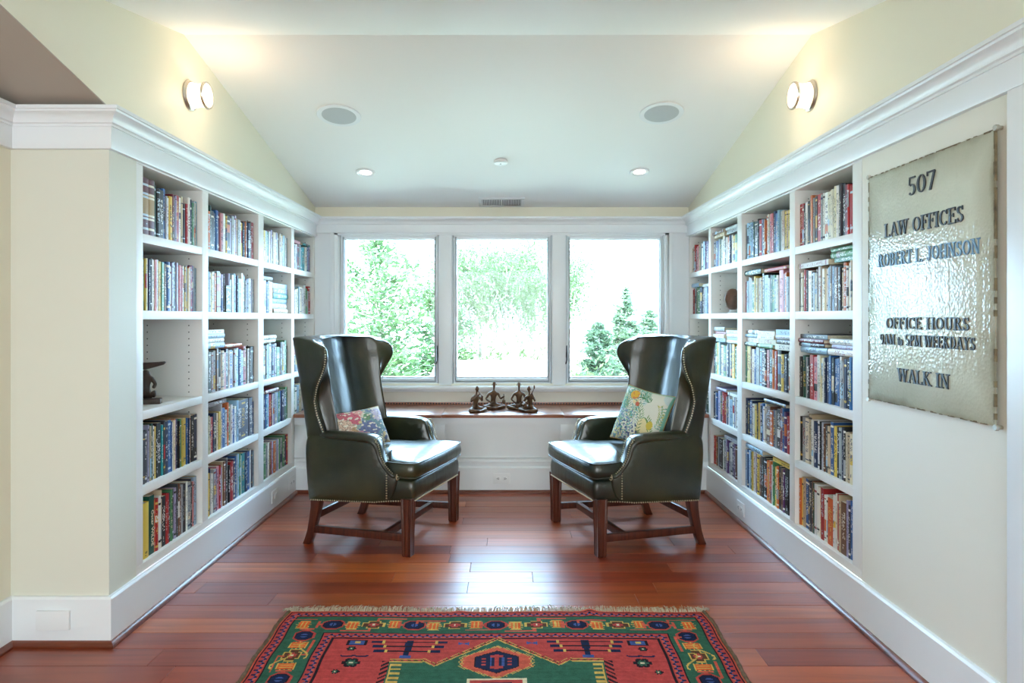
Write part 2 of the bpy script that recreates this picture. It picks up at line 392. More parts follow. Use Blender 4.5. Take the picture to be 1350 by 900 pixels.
# outer weather side of the opening
wins = [(-1.29, -.519, -1.245, -.562, 'r'), (-.427, .344, -.387, .306, None), (.440, 1.20, .481, 1.166, 'l')]
for i, (a0, a1, g0, g1, hd) in enumerate(wins):
    w = sempty('window_%d' % (i+1), ((a0+a1)/2, YW, 1.27)); w['label'] = ['left window pane looking onto the cypress', 'middle window pane looking onto the eucalyptus', 'right window pane looking onto the pointed conifer'][i]
    cx = (a0+a1)/2; cz = 1.27
    gz0, gz1 = .750, 1.801
    f = MB()
    z0, z1 = .684, 1.832
    # stepped sash rings that close in on the glass
    def ring(x0, x1, zz0, zz1, X0, X1, Z0, Z1, y0, y1):
        f.box(x0-cx, X0-cx, y0, y1, zz0-cz, zz1-cz); f.box(X1-cx, x1-cx, y0, y1, zz0-cz, zz1-cz)
        f.box(X0-cx, X1-cx, y0, y1, zz0-cz, Z0-cz); f.box(X0-cx, X1-cx, y0, y1, Z1-cz, zz1-cz)
    t = lambda p, q, k: p+(q-p)*k
    ring(a0, a1, z0, z1, t(a0,g0,.35), t(a1,g1,.35), t(z0,gz0,.35), t(z1,gz1,.35), .004, .09)
    f.build('frame', M['white'], w, bevel=.002)
    f = MB()
    ring(t(a0,g0,.35), t(a1,g1,.35), t(z0,gz0,.35), t(z1,gz1,.35), t(a0,g0,.85), t(a1,g1,.85), t(z0,gz0,.85), t(z1,gz1,.85), .020, .08)
    f.build('sash', M['white'], w, bevel=.003)
    f = MB()
    ring(t(a0,g0,.85), t(a1,g1,.85), t(z0,gz0,.85), t(z1,gz1,.85), g0, g1, gz0, gz1, .042, .075)
    f.build('glazing_bead', M['white'], w, bevel=.003)
    f = MB(); f.box(g0-cx-.01, g1-cx+.01, .058, .062, gz0-cz-.01, gz1-cz+.01)
    f.build('pane', M['glass'], w)
    if hd:
        hx = (-.535 if hd == 'r' else .452)-cx
        h = MB(); h.box(hx-.006, hx+.006, -.003, .022, .90-cz, .935-cz)
        h.tube([(hx, -.004, .99-cz), (hx, -.012, .93-cz), (hx, -.012, .88-cz), (hx-.008, -.020, .850-cz)], [.0045, .006, .005, .0045], 8)
        h.build('handle', M['handle'], w, smooth=True)
# ------------------------------------------------------------------ bookcases
BAYS = {-1: [(2.75,3.285),(3.35,4.025),(4.11,4.64),(4.70,5.17)], 1: [(2.734,3.282),(3.344,4.025),(4.105,4.641),(4.69,5.17)]}
ENDS = {-1: (2.70, YW), 1: (2.664, YW)}
FX = {-1: XL, 1: XR}
SZ = [.213, .52, .825, 1.23, 1.54]; ST = .036; ZT = 1.813
CT = [.484, .789, 1.194, 1.504, 1.813]
def X2(s, d): return FX[s]+s*d          # depth d behind the face
def sbox(m, s, d0, d1, *r): 
    a, b = sorted((X2(s, d0), X2(s, d1))); m.box(a, b, *r)
for s in (-1, 1):
    bc = thing('bookcase', 'white built-in bookcase along the %s wall, four bays of shelves' % ('left' if s < 0 else 'right'), 'bookcase', (FX[s], 3.9, .178))
    inv = Matrix.Translation(-Vector(bc.location))
    def part(m, name, material=M['shelfwhite'], bevel=0, **k):
        m.v = [tuple(Vector(p)-bc.location) for p in m.v]; return m.build(name, material, bc, bevel=bevel, **k)
    y0, y1 = ENDS[s]
    m = MB(); sbox(m, s, .30, .315, y0, y1, .178, 1.90); part(m, 'back_panel')
    m = MB(); sbox(m, s, 0, .30, y0, y1, .178, .213); part(m, 'bottom_board', bevel=.0015)
    m = MB(); sbox(m, s, 0, .30, y0, y1, ZT, 1.90); part(m, 'top_board', bevel=.0015)
    B = BAYS[s]; eds = [(y0, B[0][0])]+[(B[i][1], B[i+1][0]) for i in range(3)]+[(B[3][1], y1)]
    for i, (a, b) in enumerate(eds):
        m = MB(); sbox(m, s, 0, .30, a, b, .213, ZT); part(m, 'side_panel' if i in (0, 4) else 'divider', bevel=.0015)
    for a, b in B:
        for z in SZ[1:]:
            m = MB(); sbox(m, s, .0008, .30, a, b, z-ST, z); part(m, 'shelf', bevel=.0015)
    m = MB()                                     # shelf-pin holes drilled in the dividers
    for a, b in B:
        for yy, q in ((b, -1), (a, 1)):
            for d in (.065, .265):
                z = .30
                while z < 1.78:
                    if all(not (t-ST-.012 < z < t+.012) for t in SZ):
                        c = Vector((X2(s, d), yy+q*.0004, z)); r = .0032
                        m.quadmesh([(c.x+r*math.cos(PI*k/3), c.y, c.z+r*math.sin(PI*k/3)) for k in range(6)], [tuple(range(6))])
                    z += .032
    stuff(part(m, 'pin_holes', M['dark'], normals=False))

# ------------------------------------------------------------------ books
PAL = {'w': ('white','E9E8E2'), 'c': ('cream','DDD3B4'), 'k': ('black','1B1B1D'), 'n': ('navy','1E2C50'), 'b': ('blue','2F5C98'), 'l': ('pale blue','9CC0D8'),
       'g': ('green','4E8A5E'), 'd': ('dark green','1F4A3A'), 't': ('teal','1F8A92'), 'r': ('red','B03030'), 'm': ('maroon','6E2230'), 'p': ('purple','5A3A6A'),
       'v': ('lavender','A9A4C4'), 'i': ('pink','D48E96'), 'o': ('orange','D0703A'), 'y': ('yellow','DDBE55'), 's': ('grey','A3A8AC'), 'z': ('charcoal','44464C'),
       'u': ('brown','6E4A34'), 'h': ('beige','C2AC8C')}
L, R = -1, 1
CELLS = {
 (L,0,4): dict(v='MMdkkbswymsvrwckrwnngscl', h=(.185,.235)),
 (L,0,3): dict(v='lyhnkhiwwygubwvnzvsirwuyscourpsl', h=(.19,.225)),
 (L,0,1): dict(v='zzvvhdwykktznbbwcovnkgyybnhskn', h=(.205,.24), back='z'),
 (L,0,0): dict(v='YDorwckrrzgdvzuuszkwszkil', h=(.20,.245), back='m'),
 (L,1,4): dict(v='odknbpiwsykvswvhswynkoknur', h=(.19,.225)),
 (L,1,3): dict(v='lsywoswvzGvswlvnvlwnsvlwvs', h=(.17,.225), back='u'),
 (L,1,2): dict(v='wkssukhinwbvswlbliwshzk', h=(.19,.225), top=[(0,.36,'lwlw',1), (.36,.72,'o',0)]),
 (L,1,1): dict(v='chrnkcysbsogwbwlSSSSb', h=(.18,.235), top=[(0,.42,'u',1)]),
 (L,1,0): dict(v='ynwspirvhuzskrnbslgwtnbwnl', h=(.19,.245), back='n'),
 (L,2,4): dict(v='ylgswvuhpszwcyblws', h=(.185,.215)),
 (L,2,3): dict(v='sywbnhc', h=(.18,.21), span=(0,.42), stack=[(.42,1,'hwltnl')], top=[(0,.4,'s',1)]),
 (L,2,2): dict(v='zslswnlvsgnzwsgk', h=(.18,.225), top=[(0,.5,'ww',1)]),
 (L,2,1): dict(v='nbtlrmwvnslgbndg', h=(.19,.22), top=[(.1,.6,'m',0)]),
 (L,2,0): dict(v='gswurvoosvwgsgnr', h=(.185,.22)),
 (L,3,4): dict(v='nwvwmgstTwslvb', h=(.17,.19), top=[(0,.5,'i',1), (.55,.95,'t',1)]),
 (L,3,3): dict(v='pwwclhwwgsr', h=(.17,.21)),
 (L,3,2): dict(v='nlswzlnwkslb', h=(.18,.21)),
 (L,3,1): dict(v='gwlcwlsbw', h=(.18,.21)),
 (R,3,4): dict(v='hsrkihsvwlppm', h=(.18,.215)),
 (R,3,3): dict(v='mrslkggnkslnl', h=(.17,.20), top=[(0,.4,'l',1),(.5,1,'w',1)]),
 (R,3,2): dict(v='', h=(.1,.1), stack=[(0,.55,'wlgchy'), (.58,1,'slwihw')]),
 (R,3,1): dict(v='gklswnd', h=(.17,.20)),
 (R,2,4): dict(v='skbvlsdwckhonwyg', h=(.165,.19), top=[(0,.45,'hu',1), (.45,.9,'ss',1)]),
 (R,2,2): dict(v='kgylwghnskygw', h=(.195,.215), top=[(0,.45,'lwis',1), (.5,1,'wlww',1)]),
 (R,2,1): dict(v='nsbvzrrsnwlwbww', h=(.17,.20), top=[(0,.45,'v',1), (.5,1,'w',1)]),
 (R,2,0): dict(v='rousnkwsvpswnpu', h=(.19,.22), top=[(.4,.9,'s',1)]),
 (R,1,4): dict(v='slllbdkkrvnoochirnblshyhy', h=(.18,.225)),
 (R,1,3): dict(v='ilssgychccXlsdgswivos', h=(.165,.215), top=[(0,.42,'d',1), (.44,.9,'r',1)]),
 (R,1,2): dict(v='gyuhbslnkrkosrkyznkw', h=(.19,.215), top=[(0,.3,'dwlw',1), (.3,.66,'gcww',1), (.68,1,'wksl',1)]),
 (R,1,1): dict(v='nkbnwsykyvkbwhuonskmbpr', h=(.17,.22), top=[(.4,.85,'z',1)]),
 (R,1,0): dict(v='lbldywvpyukkoyorwgyokupkz', h=(.20,.235), top=[(0,.4,'lw',1), (.62,.98,'y',1)]),
 (R,0,4): dict(v='rrkwksohskrswwcccccwzkmrr', h=(.185,.235)),
 (R,0,3): dict(v='scrkwkscshwcwlslukcowch', h=(.175,.205), top=[(-.02,.58,'h',1), (.6,1,'ggg',0)]),
 (R,0,2): dict(v='zkdskriwccwnnbkbbwsnkB', h=(.19,.215), top=[(0,.52,'lkmz',1), (.54,1,'wvw',1)]),
 (R,0,1): dict(v='kschwnwksuzhbyksnkchc', h=(.19,.235)),
 (R,0,0): dict(v='oyhbkzudwwcrwwOwwrhuvzb', h=(.20,.245)),
}
SPEC = {'M': ('u','maroon'), 'D': ('d', 'dark green'), 'Y': ('y','yellow'), 'G': ('d','olive'), 'S': ('s','grey'), 'T': ('t','teal'), 'X': ('k','black'), 'B': ('b','blue'), 'O': ('o','orange')}
def jit(c, r, a=.10):
    k = 1+r.uniform(-a, a); return tuple(min(1, max(0.004, x*k*(1+r.uniform(-.04,.04)))) for x in c)
def mixc(a, b, k): return tuple(x*(1-k)+y*k for x, y in zip(a, b))
def cover_geo(t, d, h, col, acc, style, r):
    """spine at x=0 facing -x, thickness in y, height in z; returns MB of boards and printed spine"""
    m = MB(); hard = style['hard']; bt = .0022 if hard else .0008
    N = max(8, int(h/.0046)); ys = [0, .16, .33, .5, .67, .84, 1]; bul = [0, .55, .85, 1, .85, .55, 0]
    bulge = min(.004, t*.16) if hard else .0003
    vs = []; fs = []; cs = []
    for j in range(N+1):
        for i, y in enumerate(ys): vs.append((-bulge*bul[i], y*t, h*j/N))
    t0, t1 = style['title']; a0, a1 = style['author']; bands = style['bands']; lab = style['label']
    for j in range(N):
        zc = (j+.5)/N
        for i in range(6):
            c = col
            if lab and lab[0] < zc < lab[1]: c = lab[2]
            if any(abs(zc-b) < .018 for b in bands): c = acc
            if 0 < i < 5 and (i in (1,2,3,4)) and t0 < zc < t1 and style['tw'] and (i in (2, 3) or t > .024 or r.random() < .3) and r.random() < style['den']: c = mixc(acc, col, .25)
            if i in (2, 3) and a0 < zc < a1 and r.random() < .5: c = mixc(acc, col, .35)
            fs.append((j*7+i, j*7+i+1, (j+1)*7+i+1, (j+1)*7+i)); cs.append(c)
    m.quadmesh(vs, fs, cs)
    m.col = col
    m.box(0, d, 0, bt, 0, h); m.box(0, d, t-bt, t, 0, h)
    # closing strip of the spine
    m.box(0, .001, bt, t-bt, .0005, h-.0005)
    return m
def page_geo(t, d, h, hard):
    m = MB(); q = .0035 if hard else .0003; bt = .0022 if hard else .0008
    m.box(.001, d-q, bt, t-bt, q, h-q); return m

books = []   # dicts
rng = random.Random(11)
for key in sorted(CELLS, key=lambda k: (k[1], k[0], -k[2])):
    s, c, row = key; sp = CELLS[key]
    y0, y1 = BAYS[s][c]; zb = SZ[row]; Ht = CT[row]-zb; Ln = y1-y0
    # screen order left-to-right: left case Y rises, right case Y falls
    def YY(f): return y0+f*Ln if s < 0 else y1-f*Ln
    f0, f1 = sp.get('span', (0, 1))
    gap = y0*.0225/abs(FX[s])*.75/Ln       # the strip behind the near divider stays empty
    if s < 0 and f0 == 0: f0 = gap
    if s > 0 and f1 == 1: f1 = 1-gap
    v = sp['v']
    th = []
    for ch in v:
        w = rng.choice([.6,.75,.9,1,1.15,1.4,1.8])
        if ch in 'wcsv': w *= .85
        if ch in 'MYDGSTBO': w = {'M':2.9,'Y':2.8,'D':2.4,'G':2.4,'S':2.1,'T':1.7,'B':1.3,'O':1.9}[ch]
        th.append(w)
    if v:
        tot = sum(th); avail = (f1-f0)*Ln*.985-.003; th = [t/tot*avail for t in th]
    pos = f0*Ln+.002; vt = []
    hl, hh = sp['h']; prev = rng.uniform(hl, hh); n = 0
    runs = 0
    for ch, t in zip(v, th):
        n += 1
        prev = prev if rng.random() < .3 else rng.triangular(hl, hh, hl+(hh-hl)*.6)
        h = min(prev+rng.uniform(-.006, .006), Ht-.012)
        if ch in 'MBX': h = hh
        if ch == 'Y': h = hh*.93
        if ch == 'D': h = hh*1.0
        if ch == 'G': h = hl*.83
        if ch == 'S': h = hh*.93
        d = min(.245, h*rng.uniform(.66, .82)); inset = rng.uniform(.020, .0265)
        if ch in 'MYDBO': inset = .021
        if ch == 'G': inset = .012
        d = min(d, .285-inset)
        books.append(dict(key=key, kind='v', n=n, N=len(v), ch=ch, t=t-.0006, h=h, d=d, inset=inset, p=pos, z=zb))
        vt.append((pos, pos+t, h)); pos += t
    def pile(a, b, colors, zbase, fan, what):
        z = zbase; m = len(colors); aa, bb = a*Ln, b*Ln
        for i, ch in enumerate(colors):
            t = rng.uniform(.017, .030) if what == 'top' else rng.uniform(.026, .038)
            room = zb+Ht-.006-z
            if room < .012: break
            t = min(t, room); ln = (bb-aa)*rng.uniform(.86, .98)
            off = aa+((bb-aa)-ln)*rng.random(); off = max(.003, min(off, Ln-ln-.003)); ln = min(ln, Ln-.006)
            books.append(dict(key=key, kind=what, n=m-i, N=m, ch=ch, t=t-.0005, h=ln, d=min(.21, max(.13, ln*.72)), inset=rng.uniform(.012, .03), p=off, z=z, a=a))
            z += t
    for a, b, cols, fan in sp.get('top', []):
        hs = [q[2] for q in vt if q[1] > a*Ln-.02 and q[0] < b*Ln+.02]
        if hs: pile(max(a, .0), b, cols, zb+max(hs)+.001, fan, 'top')
    for a, b, cols in sp.get('stack', []): pile(a, b, cols, zb+.0005, 1, 'stack')

def style_for(b, r):
    ch = b['ch']; hard = r.random() < .55
    st = dict(hard=hard, title=(.3, .8), author=(.08, .2), bands=[], label=None, tw=1, den=.42)
    q = r.random()
    if q < .3: st['title'] = (.25, .62); st['author'] = (.70, .88)
    elif q < .5: st['title'] = (.45, .9)
    elif q < .62: st['tw'] = 0; st['bands'] = [.14, .86]
    if r.random() < .2: st['bands'] = [.92, .08]
    if r.random() < .22:
        lc = PAL[r.choice('wkcnrbyols')][1]; z = r.uniform(.05, .6); st['label'] = (z, z+r.uniform(.12, .35), h2(lc))
    if ch == 'M': st = dict(hard=True, title=(.5,.6), author=(.2,.22), bands=[.12,.3,.36,.66,.72,.88], label=(.34,.70,h2('A98B5A')), tw=0, den=.5)
    if ch in 'DB': st.update(title=(0,0), author=(0,0), bands=[], label=None)
    if ch == 'Y': st = dict(hard=True, title=(0,0), author=(.04,.12), bands=[], label=None, tw=0, den=.5)
    if ch == 'X': st = dict(hard=False, title=(.02,.98), author=(0,0), bands=[], label=None, tw=1, den=.5)
    return st
LIGHTS = 'wchlivsy'
def base_color(ch, r):
    if ch in SPEC:
        hx = {'M':'5E3038','D':'125040','Y':'D8BC50','G':'3E4630','S':'5C6672','T':'1C9AA8','X':'18181A','B':'2A6AA8','O':'CF5C2C'}[ch]
        nm = SPEC[ch][1]; light = ch in 'Y'
    else: nm, hx = PAL[ch]; light = ch in LIGHTS
    return nm, jit(h2(hx), r, .18), light
ORD = ['','first','second','third','fourth','fifth','sixth','seventh','eighth','ninth','tenth','eleventh','twelfth','thirteenth','fourteenth','fifteenth','sixteenth','seventeenth','eighteenth','nineteenth','twentieth','twenty-first','twenty-second','twenty-third','twenty-fourth','twenty-fifth','twenty-sixth','twenty-seventh','twenty-eighth','twenty-ninth','thirtieth','thirty-first','thirty-second','thirty-third']
ROWN = ['bottom shelf','fourth shelf','third shelf','second shelf','top shelf']
BAYN = ['nearest bay','second bay','third bay','window bay']
for b in books:
    s, c, row = b['key']; y0, y1 = BAYS[s][c]
    Y = (y0+b['p']) if s < 0 else (y1-b['p'])
    b['area'] = b['t']*b['h']/Y**(3 if b['kind'] == 'v' else 3)
order = sorted(range(len(books)), key=lambda i: -books[i]['area'])
# the books of the two near bays show largest; keep whole cells together as far as the limit allows
single = set(order[:298])
def place(b):
    """world matrix of a book"""
    s, c, row = b['key']; y0, y1 = BAYS[s][c]
    xs = FX[s]+s*b['inset']
    # local: spine -x ; left case: spine must face +X -> rotate 180 about Z
    if b['kind'] == 'v':
        if s < 0: return Matrix.Translation((xs, y0+b['p']+b['t'], b['z'])) @ Matrix.Rotation(PI, 4, 'Z')
        return Matrix.Translation((xs, y1-b['p']-b['t'], b['z']))
    # lying: local z (height) -> along Y, local y (thickness) -> up
    if s < 0:
        base = Matrix(((-1,0,0),(0,0,1),(0,1,0))).to_4x4()      # x->-X, z->Y, y->Z
        return Matrix.Translation((xs, y0+b['p'], b['z'])) @ base
    base = Matrix(((1,0,0),(0,0,-1),(0,1,0))).to_4x4()
    return Matrix.Translation((xs, y1-b['p'], b['z'])) @ base
rest_cover, rest_page = MB(), MB()
for i, b in enumerate(books):
    r = random.Random(1000+i); nm, col, light_ = base_color(b['ch'], r)
    acc = h2(r.choice(['22252A','2B3C66','8A2A2A','30302E'])) if light_ else h2(r.choice(['EDE7D2','E8E8E8','D9B65A','C8D8E4','F0EEE8']))
    if b['ch'] == 'X': acc = h2('E8E6E0')
    st = style_for(b, r); cg = cover_geo(b['t'], b['d'], b['h'], col, acc, st, r); pg = page_geo(b['t'], b['d'], b['h'], st['hard'])
    Mx = place(b)
    s, c, row = b['key']
    if i in single:
        o = cg.build('book', M['book'], usecol=True, normals=False); o.matrix_world = Mx
        p = pg.build('page_block', M['page'], o)
        size = 'slim' if b['t'] < .016 else ('thick' if b['t'] > .034 else '')
        if b['ch'] == 'X': size = 'spiral-bound'
        side = 'left' if s < 0 else 'right'
        if b['kind'] == 'v':
            lab = '%s %s book standing %s from left, %s, %s, %s bookcase' % (size, nm, ORD[b['n']], ROWN[row], BAYN[c], side)
        else:
            pos_ = 'left' if b['a'] < .25 else ('middle' if b['a'] < .5 else 'right')
            lab = '%s %s book lying %s from top, %s pile, %s, %s, %s bookcase' % (size if b['N'] < 0 else '', nm, ORD[b['n']], pos_, ROWN[row], BAYN[c], side)
        tag(o, ' '.join(lab.split()), 'book', 'books on the %s bookcase, %s, %s' % (side, BAYN[c], ROWN[row]))
        b['obj'] = o
        if b['ch'] == 'X':
            h = MB()
            for k in range(22):
                z = .006+k*(b['h']-.012)/21
                h.tube([(.003*math.cos(a)-.0035, b['t']/2+ (b['t']/2)*math.sin(a), z) for a in [2*PI*q/8 for q in range(9)]], .0009, 4)
            h.build('wire_binding', M['nickel'], o)
    else:
        det = [Mx @ Vector(v) for v in cg.v]; rest_cover.quadmesh(det, cg.f, cg.c)
        rest_page.quadmesh([Mx @ Vector(v) for v in pg.v], pg.f)
if rest_cover.v:
    o = rest_cover.build('far_books', M['book'], usecol=True, normals=False); o['kind'] = 'stuff'
    tag(o, 'rows of smaller books filling the far bays of both bookcases', 'books')
    q = rest_page.build('page_blocks', M['page'], o, normals=False); q['kind'] = 'stuff'
# books stored behind the front row, seen over it
def behind(s, c, row, f0, f1, h, ch, label):
    y0, y1 = BAYS[s][c]; Ln = y1-y0; a = (y0+f0*Ln) if s < 0 else (y1-f1*Ln)
    m = MB(); m.col = h2(PAL[ch][1]); xa = .001; ln = (f1-f0)*Ln
    m.box(-.012, .012, 0, ln, 0, h)
    o = m.build('book', M['book'], usecol=True); o.location = (FX[s]+s*.284, a, SZ[row])
    tag(o, label, 'book', 'wide books standing behind the front row')
behind(L, 0, 0, .05, .55, .262, 'm', 'wide dark red book facing out behind the front row, bottom shelf, nearest left bay')
behind(L, 0, 1, .2, .75, .258, 'z', 'wide charcoal book facing out behind the front row, fourth shelf, nearest left bay')
behind(L, 1, 0, .05, .4, .26, 'n', 'wide navy book facing out behind the front row, bottom shelf, second left bay')
behind(L, 1, 3, .03, .3, .25, 'u', 'wide brown book facing out behind the front row, second shelf, second left bay')

# ------------------------------------------------------------------ lettering helpers
def text_mesh(s, size, extrude=0, bold=0.0):
    cu = bpy.data.curves.new('t', 'FONT'); cu.body = s; cu.size = size; cu.extrude = extrude; cu.offset = bold; cu.align_x = 'CENTER'; cu.align_y = 'CENTER'; cu.resolution_u = 3
    o = bpy.data.objects.new('t', cu); COL.objects.link(o); dg = bpy.context.evaluated_depsgraph_get()
    me = bpy.data.meshes.new_from_object(o.evaluated_get(dg)); bpy.data.objects.remove(o); return me
for b in books:
    if 'obj' in b and b['ch'] in 'DB':
        me = text_mesh('Oscar WILDE' if b['ch'] == 'D' else 'INFINITE JEST', b['t']*(.62 if b['ch'] == 'D' else .85), .0002, .0003)
        me.materials.append(mat('spine_lettering', h2('EFE8C8' if b['ch'] == 'D' else 'D8D070'), .5))
        o = bpy.data.objects.new('title', me); COL.objects.link(o); o.parent = b['obj']
        # text x -> down the spine (-z), text y -> local y
        s = b['key'][0]
        Rm = Matrix(((0,0,-1),(0,1,0),(-1,0,0))).transposed().to_4x4() if False else Matrix((( 0,0,-1),(0,-1,0),(-1,0,0))).to_4x4()
        o.matrix_local = Matrix.Translation((-.0046, b['t']/2, b['h']*.45)) @ Rm

# ------------------------------------------------------------------ window seat
ws = thing('window_seat', 'white panelled window seat with cherry wood top below the three windows', 'window seat', (-.04, 4.95, 0))
def wpart(m, name, material, bevel=0, **k):
    m.v = [tuple(Vector(p)-ws.location) for p in m.v]; return m.build(name, material, ws, bevel=bevel, **k)
m = MB(); m.box(XL+.001, XR-.001, YS+.016, YW-.001, .02, .516); wpart(m, 'body', M['white'])
m = MB()
fr = YS; rec = YS+.016
m.box(XL+.001, XR-.001, fr, rec, .02, .235); m.box(XL+.001, XR-.001, fr, rec, .466, .516)
for a, b in ((XL+.001, -1.34), (-.56, -.43), (.365, .50), (1.25, XR-.001)): m.box(a, b, fr, rec, .235, .466)
wpart(m, 'face_frame', M['white'], bevel=.002)
m = MB(); m.box(XL+.001, XR-.001, fr-.006, fr+.004, .205, .217); wpart(m, 'bead_moulding', M['white'], bevel=.002)
for i, (a, b) in enumerate(((XL+.002, -.4515), (-.4495, .388), (.390, XR-.002))):
    m = MB(); m.box(a, b, YS-.028, YW-.085, .516, .540); wpart(m, 'seat_lid', M['lid'], bevel=.003)
m = MB(); m.box(XL+.002, XR-.002, YW-.084, YW-.006, .516, .541); wpart(m, 'back_strip', M['lid'], bevel=.002)
m = MB(); m.box(XL+.002, XR-.002, YW-.024, YW-.006, .541, .560); wpart(m, 'vent_rail', M['lid'], bevel=.002)
m = MB(); x = XL+.02
while x < XR-.02:
    m.box(x, x+.010, YW-.0255, YW-.0235, .545, .556); x += .0215
stuff(wpart(m, 'vent_slots', M['dark']))

# ------------------------------------------------------------------ ceiling fixtures
SL = math.atan(.2085)
def on_slope(X, Y): return (X, Y, rz_(Y))
def fixture(name, label, cat, X, Y, group=None):
    t = thing(name, label, cat, on_slope(X, Y), 0, group); t.rotation_euler = (-SL, 0, 0); return t   # local -z = into the room
for X, Y, w in ((-.943, 3.823, 'left'), (.857, 3.798, 'right')):
    t = fixture('ceiling_speaker', 'round grey in-ceiling speaker on the %s side of the sloped ceiling' % w, 'speaker', X, Y, 'round ceiling speakers')
    MB().lathe([(.112, 0), (.122, 0), (.122, -.004), (.119, -.006), (.112, -.005)], n=40).build('rim', M['white'], t, smooth=True, angle=.6)
    MB().lathe([(.0001, -.0075), (.06, -.007), (.1125, -.004), (.1125, 0), (.0001, 0)], n=40).build('grille', M['grille'], t, smooth=True, angle=.6)
for X, Y, w in ((-.951, 4.578, 'left'), (.883, 4.567, 'right')):
    t = fixture('recessed_light', 'small round lit recessed light, %s side of the ceiling near the windows' % w, 'light', X, Y, 'recessed ceiling lights')
    MB().lathe([(.040, 0), (.066, 0), (.066, -.004), (.060, -.008), (.045, -.006), (.040, -.002)], n=32).build('trim_ring', M['plastic'], t, smooth=True, angle=.6)
    MB().lathe([(.0001, -.0035), (.0405, -.003), (.0405, 0), (.0001, 0)], n=32).build('lens', M['lens'], t, smooth=True)
t = fixture('smoke_detector', 'small round white detector disc in the middle of the sloped ceiling', 'detector', -.044, 4.415)
MB().lathe([(.0001, -.016), (.035, -.015), (.043, -.011), (.045, -.003), (.045, 0), (.0001, 0)], n=28).build('cover', M['plastic'], t, smooth=True, angle=.6)
MB().lathe([(.0001, -.0175), (.006, -.0172), (.006, -.014), (.0001, -.014)], n=12).build('lens', M['greyslot'], t)
t = fixture('air_vent', 'white slotted air register in the ceiling above the middle window', 'vent', -.044, 5.105)
m = MB(); w, hh_ = .170, .088
m.box(-w, w, -hh_, -.062, -.007, 0); m.box(-w, w, .062, hh_, -.007, 0); m.box(-w, -.145, -.062, .062, -.007, 0); m.box(.145, w, -.062, .062, -.007, 0); m.box(-.006, .006, -.062, .062, -.007, 0)
m.build('frame', M['plastic'], t, bevel=.0015)
MB().box(-.146, .146, -.063, .063, -.0015, 0).build('backing', M['greyslot'], t)
for q in (-1, 1):
    for k in range(11):
        x = q*(.014+k*.0125)
        m = MB(); m.hull8([(x-.003,-.062,-.006),(x-.001,-.062,-.006),(x-.001,.062,-.006),(x-.003,.062,-.006)], [(x+.001,-.062,-.001),(x+.003,-.062,-.001),(x+.003,.062,-.001),(x+.001,.062,-.001)])
        m.build('slat', M['plastic'], t)
# sconces
for X, Y, Z, s, w in ((XL, 3.153, 2.2266, 1, 'left'), (XR, 3.11, 2.212, -1, 'right')):
    t = thing('wall_sconce', 'lit spool-shaped frosted glass wall light high above the %s bookcase' % w, 'wall light', (X, Y, Z), 0, 'spool wall lights')
    ax = Matrix.Rotation(s*PI/2, 3, 'Y')
    MB().lathe([(.0001, 0), (.068, 0), (.070, .004), (.066, .012), (.060, .016), (.0001, .016)], axis=ax, n=36).build('wall_plate', M['nickel'], t, smooth=True, angle=.6)
    MB().lathe([(.058, .016), (.054, .028), (.0515, .045), (.053, .062), (.057, .076)], axis=ax, n=36).build('glass_shade', M['shade'], t, smooth=True)
    MB().lathe([(.053, .076), (.061, .074), (.063, .079), (.061, .086), (.054, .086), (.053, .080)], axis=ax, n=36).build('front_ring', M['nickel'], t, smooth=True, angle=.6)
    MB().lathe([(.0001, .084), (.035, .083), (.053, .080), (.053, .078), (.0001, .078)], axis=ax, n=36).build('front_lens', M['shade'], t, smooth=True)
    light('sconce_light', 'POINT', (X+s*.15, Y, Z), (0,0,0), 1.5, (1, .74, .48), shadow_soft_size=.05).parent = None

# ------------------------------------------------------------------ outlets
def plate(loc, rz, w, h, label, kind, group=None):
    t = thing('wall_outlet' if kind != 'blank' else 'blank_plate', label, 'outlet' if kind != 'blank' else 'cover plate', loc, rz, group)   # local -y faces the room
    MB().box(-w/2, w/2, -.006 if kind != 'blank' else -.012, 0, -h/2, h/2).build('cover_plate', M['plastic'], t, bevel=.002)
    if kind == 'duplex':
        for q in (-1, 1):
            m = MB(); m.box(q*.022-.015, q*.022+.015, -.0085, -.005, -.014, .014); f = m.build('socket', M['plastic'], t, bevel=.003)
            m = MB(); m.box(q*.022-.006, q*.022+.006, -.0092, -.0084, .003, .0055); m.box(q*.022-.005, q*.022+.005, -.0092, -.0084, -.0055, -.003)
            m.box(q*.022+q*.009-.002, q*.022+q*.009+.002, -.0092, -.0084, -.002, .002); m.build('socket_slots', M['dark'], f)
    if kind == 'switch':
        MB().box(-.022, .022, -.010, -.005, -.014, .014).build('rocker', M['plastic'], t, bevel=.002)
plate((-.04, YS-.018, .100), 0, .116, .072, 'white duplex outlet on the baseboard below the middle window', 'duplex')
plate((XL+.018, 4.25, .095), PI/2, .116, .075, 'white plate with plain rocker on the left baseboard, second from the corner', 'switch')
plate((XL+.018, 4.58, .098), PI/2, .116, .075, 'white duplex outlet on the left baseboard next to the seat corner', 'duplex')
plate((XR-.018, 3.985, .090), -PI/2, .116, .075, 'white duplex outlet on the right baseboard beside the armchair', 'duplex')
plate((-1.658, YE-.018, .097), 0, .121, .070, 'large blank white plate on the baseboard at the left wall end', 'blank')
